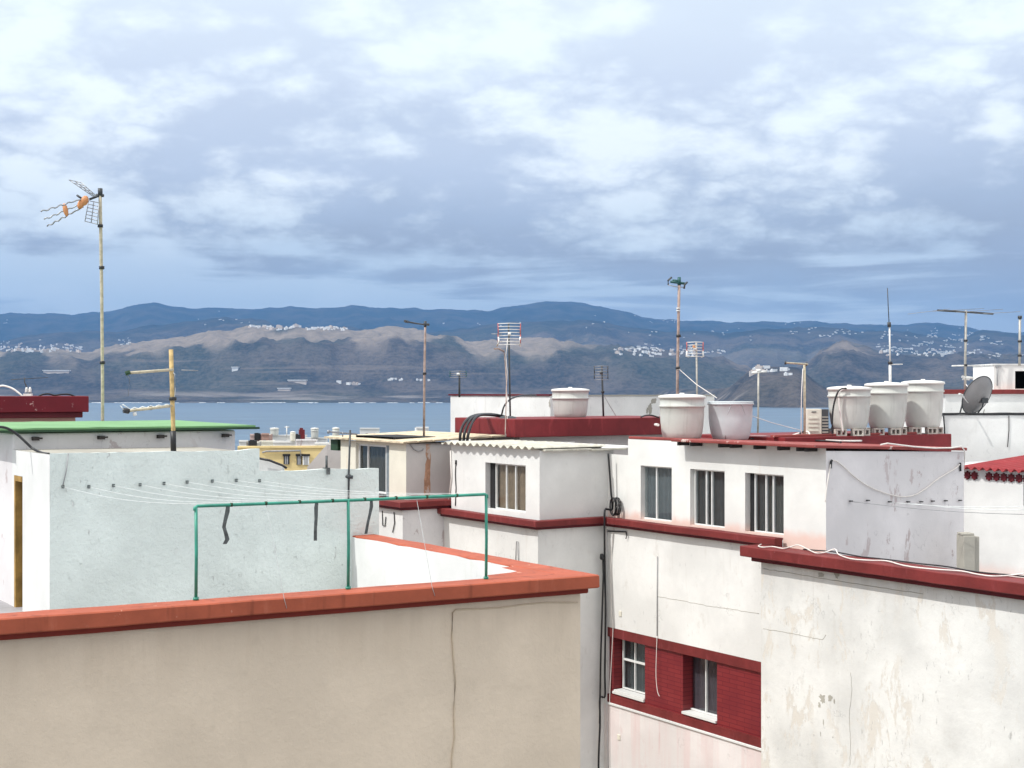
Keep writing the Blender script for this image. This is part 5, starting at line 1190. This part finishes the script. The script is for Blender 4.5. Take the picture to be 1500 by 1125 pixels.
def blob(c, sx, sy, sz, rot):
    rows = []
    for i in range(7):
        a = math.pi*i/6; rows.append([c+Vector((sx*math.sin(a)*abs(math.cos(b))**.5*(1 if math.cos(b) > 0 else -1)*math.cos(rot)-sz*math.cos(a)*math.sin(rot), sy*math.sin(a)*math.sin(b), sx*math.sin(a)*math.cos(b)*math.sin(rot)+sz*math.cos(a)*math.cos(rot))) for b in [2*math.pi*k/12 for k in range(12)]])
    mb.grid(rows, 0, True, True)
blob(A(124, 294, -.15), .07, .06, .10, -.35); blob(A(118.5, 299, -.15), .06, .06, .10, -.35); mb.build('joint', M['antenna_orange'], r)
mb = MB(); blob(A(96, 307.5, -.2), .045, .05, .13, .22); mb.build('joint', M['antenna_orange'], r)
def grid_panel(mb, c00, c10, c01, c11, nu, nv, rad):
    for i in range(nu+1): t_ = i/nu; mb.tube([c00.lerp(c10, t_), c01.lerp(c11, t_)], rad, seg=5)
    for j in range(nv+1): t_ = j/nv; mb.tube([c00.lerp(c01, t_), c10.lerp(c11, t_)], rad, seg=5)
mb = MB(); grid_panel(mb, A(137, 288, .2), A(141, 287, -.35), A(101, 263.5, .15), A(119, 267.5, -.4), 2, 5, .0085); mb.build('reflector', M['antenna'], r)
mb = MB(); grid_panel(mb, A(130, 294, .1), A(145, 297, -.3), A(124.5, 324, .1), A(143, 328.5, -.3), 2, 6, .0085); mb.build('reflector', M['antenna'], r)
MB().tube([A(112.5, 286), A(120, 291)], .02).build('dipole', M['antenna_dark'], r)
# b: wooden pole with two arms on the stair house
Y = 21.95; A = lambda px, py, dy=0: P(px, py, Y+dy)
r = thing('television_aerial', 'wooden pole with two wire-wrapped side arms standing at the green roof', 'antenna', tuple(A(253, 661)), GA)
mast(r, 'pole', [A(255, 672), A(253.5, 620), A(252, 570), A(250.5, 512)], .034, 'wood_pole', [A(253, 584)])
MB().tube([A(254.3, 662), A(253.8, 631)], .045).build('pole_wrap', M['cable_black'], r)
MB().tube([A(254, 541.5, -.05), A(220, 544, -.3), A(185, 546.5, -.5)], .022).build('arm', M['bamboo'], r)
MB().tube([A(266, 542, 0), A(290, 543, .2)], .008).tube([A(186, 549, -.5), A(190, 555, -.5), A(188, 580, -.5)], .004).build('wire_end', M['antenna'], r)
mb = MB(); mb.tube([A(185+k*2.6, 546.4-k*.19+1.6*math.sin(k*1.3), -.5+k*.019) for k in range(26)]+[A(256, 548), A(256.5, 570), A(254, 600), A(255, 630), A(250, 640)], .007, seg=5); mb.build('wire', M['wire'], r)
mb = MB().tube([A(186, 543.5, -.5), A(188, 549, -.5)], .04); mb.build('arm_end', M['green_dark'], r)
mb = MB().tube([A(254, 594), A(222, 598, -.25), A(182, 602.5, -.5)], .022); mb.build('arm', M['bamboo'], r)
mb = MB().tube([A(181, 601, -.5), A(189, 602.5, -.45)], .04); mb.tube([A(218, 597.5, -.25), A(222, 598, -.22)], .032); mb.build('arm_end', M['clamp'], r)
mb = MB().tube([A(181, 600, -.5), A(176, 594, -.5), A(180, 592.5, -.5), A(188, 598, -.45)]+[A(188+k*3, 599-k*.3+1.2*math.sin(k*1.6), -.45+k*.02) for k in range(1, 22)], .009, seg=5); mb.build('wire', M['wire'], r)
MB().tube([A(197, 604, -.4), A(198, 609, -.4)], .03).build('insulator', M['antenna_white'], r)
# c: mast on the board roof with a single arm
Y = 35.2; A = lambda px, py, dy=0: P(px, py, Y+dy)
r = thing('television_aerial', 'slim grey mast with one flat side arm rising from the board roof', 'antenna', tuple(A(621, 630)), GA)
mast(r, 'mast', [A(621, 640), A(621.5, 560), A(622.5, 500), A(623, 472)], .028, 'rusty', [A(622, 547)])
MB().tube([A(624, 476), A(608, 473.5, -.5), A(593, 470.5, -1)], .02).tube([A(593, 470.3, -1), A(597, 471.3, -.9)], .032).tube([A(620, 475), A(629, 475.5)], .028).tube([A(623, 470.5), A(623, 479)], .034).build('arm', M['antenna_dark'], r)
# T aerial standing against the low wall
Y = 22.9; A = lambda px, py, dy=0: P(px, py, Y+dy)
r = thing('television_aerial', 'thin rusty rod with short top arms against the low blue-grey wall', 'antenna', tuple(A(511, 735)), GA)
mast(r, 'mast', [A(510.5, 738), A(511, 690), A(513, 630)], .016, 'antenna_dark')
MB().tube([A(481, 632, -.3), A(500, 634), A(523, 636, .2)], .014).tube([A(481, 630, -.3), A(481, 635, -.3)], .02).tube([A(502, 632.5), A(502, 640)], .009).build('arm', M['antenna'], r)
MB().tube([A(506, 698), A(517, 699)], .028).tube([A(511, 695), A(511, 701)], .03).build('bracket', M['antenna_dark'], r)
# panel aerials
def panel(label, Y, xb, yb, xt, yt, cx_, cy_, w, h, rows_, mastmat, barmat, endmat, rad=.02, split=True, extra=None, clamps=()):
    A = lambda px, py, dy=0: P(px, py, Y+dy)
    r = thing('television_aerial', label, 'antenna', tuple(A(xb, yb)), GA)
    mast(r, 'mast', [A(xb, yb), A((xb+xt)/2, (yb+yt)/2), A(xt, yt)], rad, mastmat, [A(*c) for c in clamps])
    mb = MB(); halves = ((-1, 0), (0, 1)) if not split else ((-.98, -.06), (.06, .98))
    for k in range(rows_):
        y = cy_-h/2+h*k/(rows_-1); b = .12*abs(k-(rows_-1)/2)
        mb.tube([A(cx_-w/2, y+.6, -.02-.05*b), A(cx_, y, -.1-.05*b), A(cx_+w/2, y+.4, -.02-.05*b)], .009, seg=5)
    mb.build('reflector', M[barmat], r)
    for s in (-1, 1):
        for t_ in ((-1, 0), (0, 1)):
            MB().tube([A(cx_+s*w/2, cy_+t_[0]*h/2, -.03), A(cx_+s*w/2*(.98 if t_[0] else 1.0), cy_+t_[1]*h/2*.92, -.05)], .013, seg=6).build('side_bar', M[endmat], r)
    MB().tube([A(cx_-2, cy_, -.16), A(cx_+2.5, cy_, -.16)], .035).tube([A(cx_, cy_, -.16), A(xt, cy_, .0)], .022).build('dipole_box', M['antenna_white' if endmat != 'antenna_dark' else 'antenna_dark'], r)
    return r, A
r, A = panel('dark mast with red-edged grille aerial and white side bars on the red slab', 36.0, 747.5, 615, 745, 474, 746, 489, 33, 31, 8, 'antenna_dark', 'antenna_white', 'antenna_red', .022)
for s in (-1, 1): MB().tube([A(746+s*16, 494, -.1), A(746+s*15, 500, -.2), A(746+s*17-1, 507, -.1)], .022).build('side_plate', M['antenna_white'], r)
MB().tube([A(740, 640, -1.55), A(741, 600, -1), A(742, 560, -.2), A(740, 530), A(738, 512)], .014).tube([A(738, 515), A(730, 510.5, -.3), A(724, 511, -.4)], .02).build('second_mast', M['rusty'], r)
MB().tube([A(741, 640, -1.2), A(744, 600, -.9), A(742, 570, -.1), A(743, 545, -.1), A(741, 520, -.1), A(744, 495, -.1)], .009).build('cable', M['cable_white'], r)
MB().tube([A(720, 489), A(735, 489.5)], .009).build('boom', M['antenna'], r)
MB().lathe(Vector((A(744, 0).x, 35.7, zk)), [(0, .06), (.12, .055), (.2, .03), (.22, 0)], seg=14).build('foot', M['antenna_dark'], r)
panel('small teal grille aerial on a short mast at the left of the white box', 41.0, 673, 582, 673, 544, 671, 548, 24, 9, 4, 'antenna_dark', 'antenna', 'antenna_teal', .028)
r, A = panel('small dark grille aerial on a black mast in front of the white box', 38.5, 884, 612, 881.5, 536, 880.5, 546, 20, 20, 6, 'antenna_dark', 'antenna', 'antenna_dark', .026, clamps=[(883, 574)])
MB().tube([A(884, 578), A(893, 594, .5), A(904, 612, 1)], .008).build('stay', M['wire_grey'], r)
# g: tall mast behind the lidded tank
Y = 32.6; A = lambda px, py, dy=0: P(px, py, Y+dy)
r = thing('television_aerial', 'tallest striped mast with small teal aerial head behind the lidded tank', 'antenna', tuple(A(992, 640)), GA)
mast(r, 'mast', [A(991.5, 645), A(992.5, 540), A(994, 460), A(995, 408)], .032, 'rusty', [A(994, 492), A(992.8, 539)])
for py in (452, 455.5, 541): MB().tube([A(993.5, py-1.2), A(993.5, py+.6)], .045).build('tape', M['antenna_white'], r)
MB().tube([A(982, 412.5), A(1004, 415.5)], .03).tube([A(985, 410.5), A(995, 412)], .03).tube([A(995, 406), A(995, 418)], .04).build('head', M['antenna_teal'], r)
for s, q in ((-1, ((984, 406), (978.5, 411), (979, 417))), (1, ((1007, 413), (1003, 417), (1002, 423)))): MB().tube([A(*p, -.1) for p in q], .022).build('side_bar', M['antenna_dark'], r)
MB().tube([A(978, 417), A(990, 420), A(1002, 421)], .01).build('boom', M['antenna'], r)
# h
r, A = panel('pale mast with red and white grille aerial between the two roof tanks', 33.0, 1022, 640, 1020, 502, 1018, 511.5, 24, 21, 6, 'galv', 'antenna_white', 'antenna_red', .022)
for s in (-1, 1): MB().tube([A(1018+s*11.5, 514, -.1), A(1018+s*12.5, 522, -.1), A(1018+s*9, 523, -.1)], .02).build('side_plate', M['antenna_white'], r)
MB().tube([A(1015.5, 506, -.15), A(1020, 513, -.15)], .03).build('dipole', M['antenna_orange'], r)
solo(MB().tube([P(995, 541, 32.6), P(1020, 563, 31.5), P(1048, 581.5, 30.1), P(1050, 583, 30)], .008), 'stay_wire', M['cable_white'], 'pale stay wire from the striped mast down to the open tank', 'wire')
solo(MB().tube([P(1101, 609, 30.6), P(1130, 619, 30.8), P(1160, 627, 30.9), P(1176, 631, 30.9)], .007), 'stay_wire', M['cable_white'], 'pale wire from the open tank to the T-shaped aerial', 'wire')
# i, j: T shaped
def tee(label, Y, xb, yb, xt, yt, arm, mat, rad, armmat, armr=.018, clamps=()):
    A = lambda px, py, dy=0: P(px, py, Y+dy); r = thing('television_aerial', label, 'antenna', tuple(A(xb, yb)), GA)
    mast(r, 'mast', [A(xb, yb), A((xb+xt)/2+.3, (yb+yt)/2), A(xt, yt)], rad, mat, [A(*c) for c in clamps])
    MB().tube([A(*p) for p in arm], armr).build('arm', M[armmat], r); return r, A
r, A = tee('faint grey T-shaped aerial standing far behind the open tank', 44, 1110, 640, 1111, 544, [(1101, 546), (1123, 544)], 'galv', .03, 'antenna_white', .035)
MB().tube([A(1108, 543), A(1114, 543)], .05).build('dipole_box', M['antenna_white'], r)
r, A = tee('cream T-shaped aerial mast left of the air conditioner on the red roof', 30.2, 1178.5, 646, 1178.5, 533, [(1183, 533.5, 0), (1167, 532.5, -.4), (1151, 531.5, -.8)], 'bamboo', .026, 'bamboo', .02)
MB().tube([A(1150.5, 529, -.8), A(1150.5, 534, -.8)], .02).tube([A(1181, 531), A(1181, 536)], .025).build('arm_end', M['antenna_dark'], r)
MB().tube([A(1176, 540, -.03), A(1174, 580, -.05), A(1173.5, 630, -.04), A(1176, 644, 0)], .009).build('cable', M['cable_white'], r)
mb = MB().tube([A(1171, 646), A(1172, 634), A(1178, 632)], .02); mb.build('foot', M['antenna_dark'], r)
# k: whip
Y = 34.4; A = lambda px, py, dy=0: P(px, py, Y+dy)
r = thing('whip_antenna', 'thin white whip antenna rising behind the three water tanks', 'antenna', tuple(A(1304, 600)), None)
mast(r, 'mast', [A(1304.5, 640), A(1304, 560), A(1303.8, 535)], .034, 'antenna_white', [A(1304, 531.5)])
MB().tube([A(1303.8, 537), A(1303, 478)], .02).build('lower_rod', M['antenna_white'], r); MB().tube([A(1302.6, 479), A(1302.3, 472)], .045).build('coil', M['antenna_dark'], r); MB().tube([A(1302.3, 473), A(1301, 448), A(1300, 422)], .011).build('upper_rod', M['antenna_dark'], r)
MB().tube([A(1304, 534), A(1322, 533.5, .3)], .013).build('side_rod', M['antenna_white'], r)
# l: long dipole aerial
Y = 38.5; A = lambda px, py, dy=0: P(px, py, Y+dy)
r = thing('television_aerial', 'mast with long dark top boom and thin crossing rods behind the satellite dish', 'antenna', tuple(A(1414, 600)), GA)
mast(r, 'mast', [A(1413.5, 600), A(1414, 520), A(1415, 455)], .034, 'galv', [A(1414.5, 499), A(1414, 535)])
MB().tube([A(1373.5, 454.5, -.4), A(1415, 457), A(1454.5, 459.8, .4)], .028).build('boom', M['antenna_dark'], r)
for a, b in (((1330, 460), (1391, 452.5)), ((1366, 456), (1441, 452)), ((1400, 457.5), (1469, 453)), ((1440, 459.5), (1494, 456.5))): MB().tube([A(*a, -.6), A(*b, .6)], .0065, seg=5).build('rod', M['antenna'], r)
MB().tube([A(1394.5, 536, -.2), A(1414, 535.5), A(1441, 536, .3)], .02).build('lower_boom', M['antenna_white'], r)
MB().tube([A(1409, 552), A(1426, 554)], .035).tube([A(1410, 555), A(1420, 555.5)], .03).tube([A(1440, 540, .3), A(1440, 560, .3)], .004).build('dipole_box', M['antenna_white'], r)
MB().tube([A(1415, 563, -.05), A(1418, 567, -.1), A(1426, 567, -.2)], .012).build('cable', M['cable_white'], r)
# m: mast on the small box
Y = 38; A = lambda px, py, dy=0: P(px, py, Y+dy)
r = thing('television_aerial', 'plain pale mast with black top on the small white rooftop box', 'antenna', tuple(A(1494, 535)), GA)
mast(r, 'mast', [A(1493.5, 536), A(1493.8, 500), A(1494, 463)], .034, 'galv', [A(1493.7, 521), A(1493.9, 500)])
MB().tube([A(1494, 462.5), A(1494, 467)], .055).build('cap', M['antenna_dark'], r)

for o in bpy.data.objects:
    if '_w' in o: del o['_w']
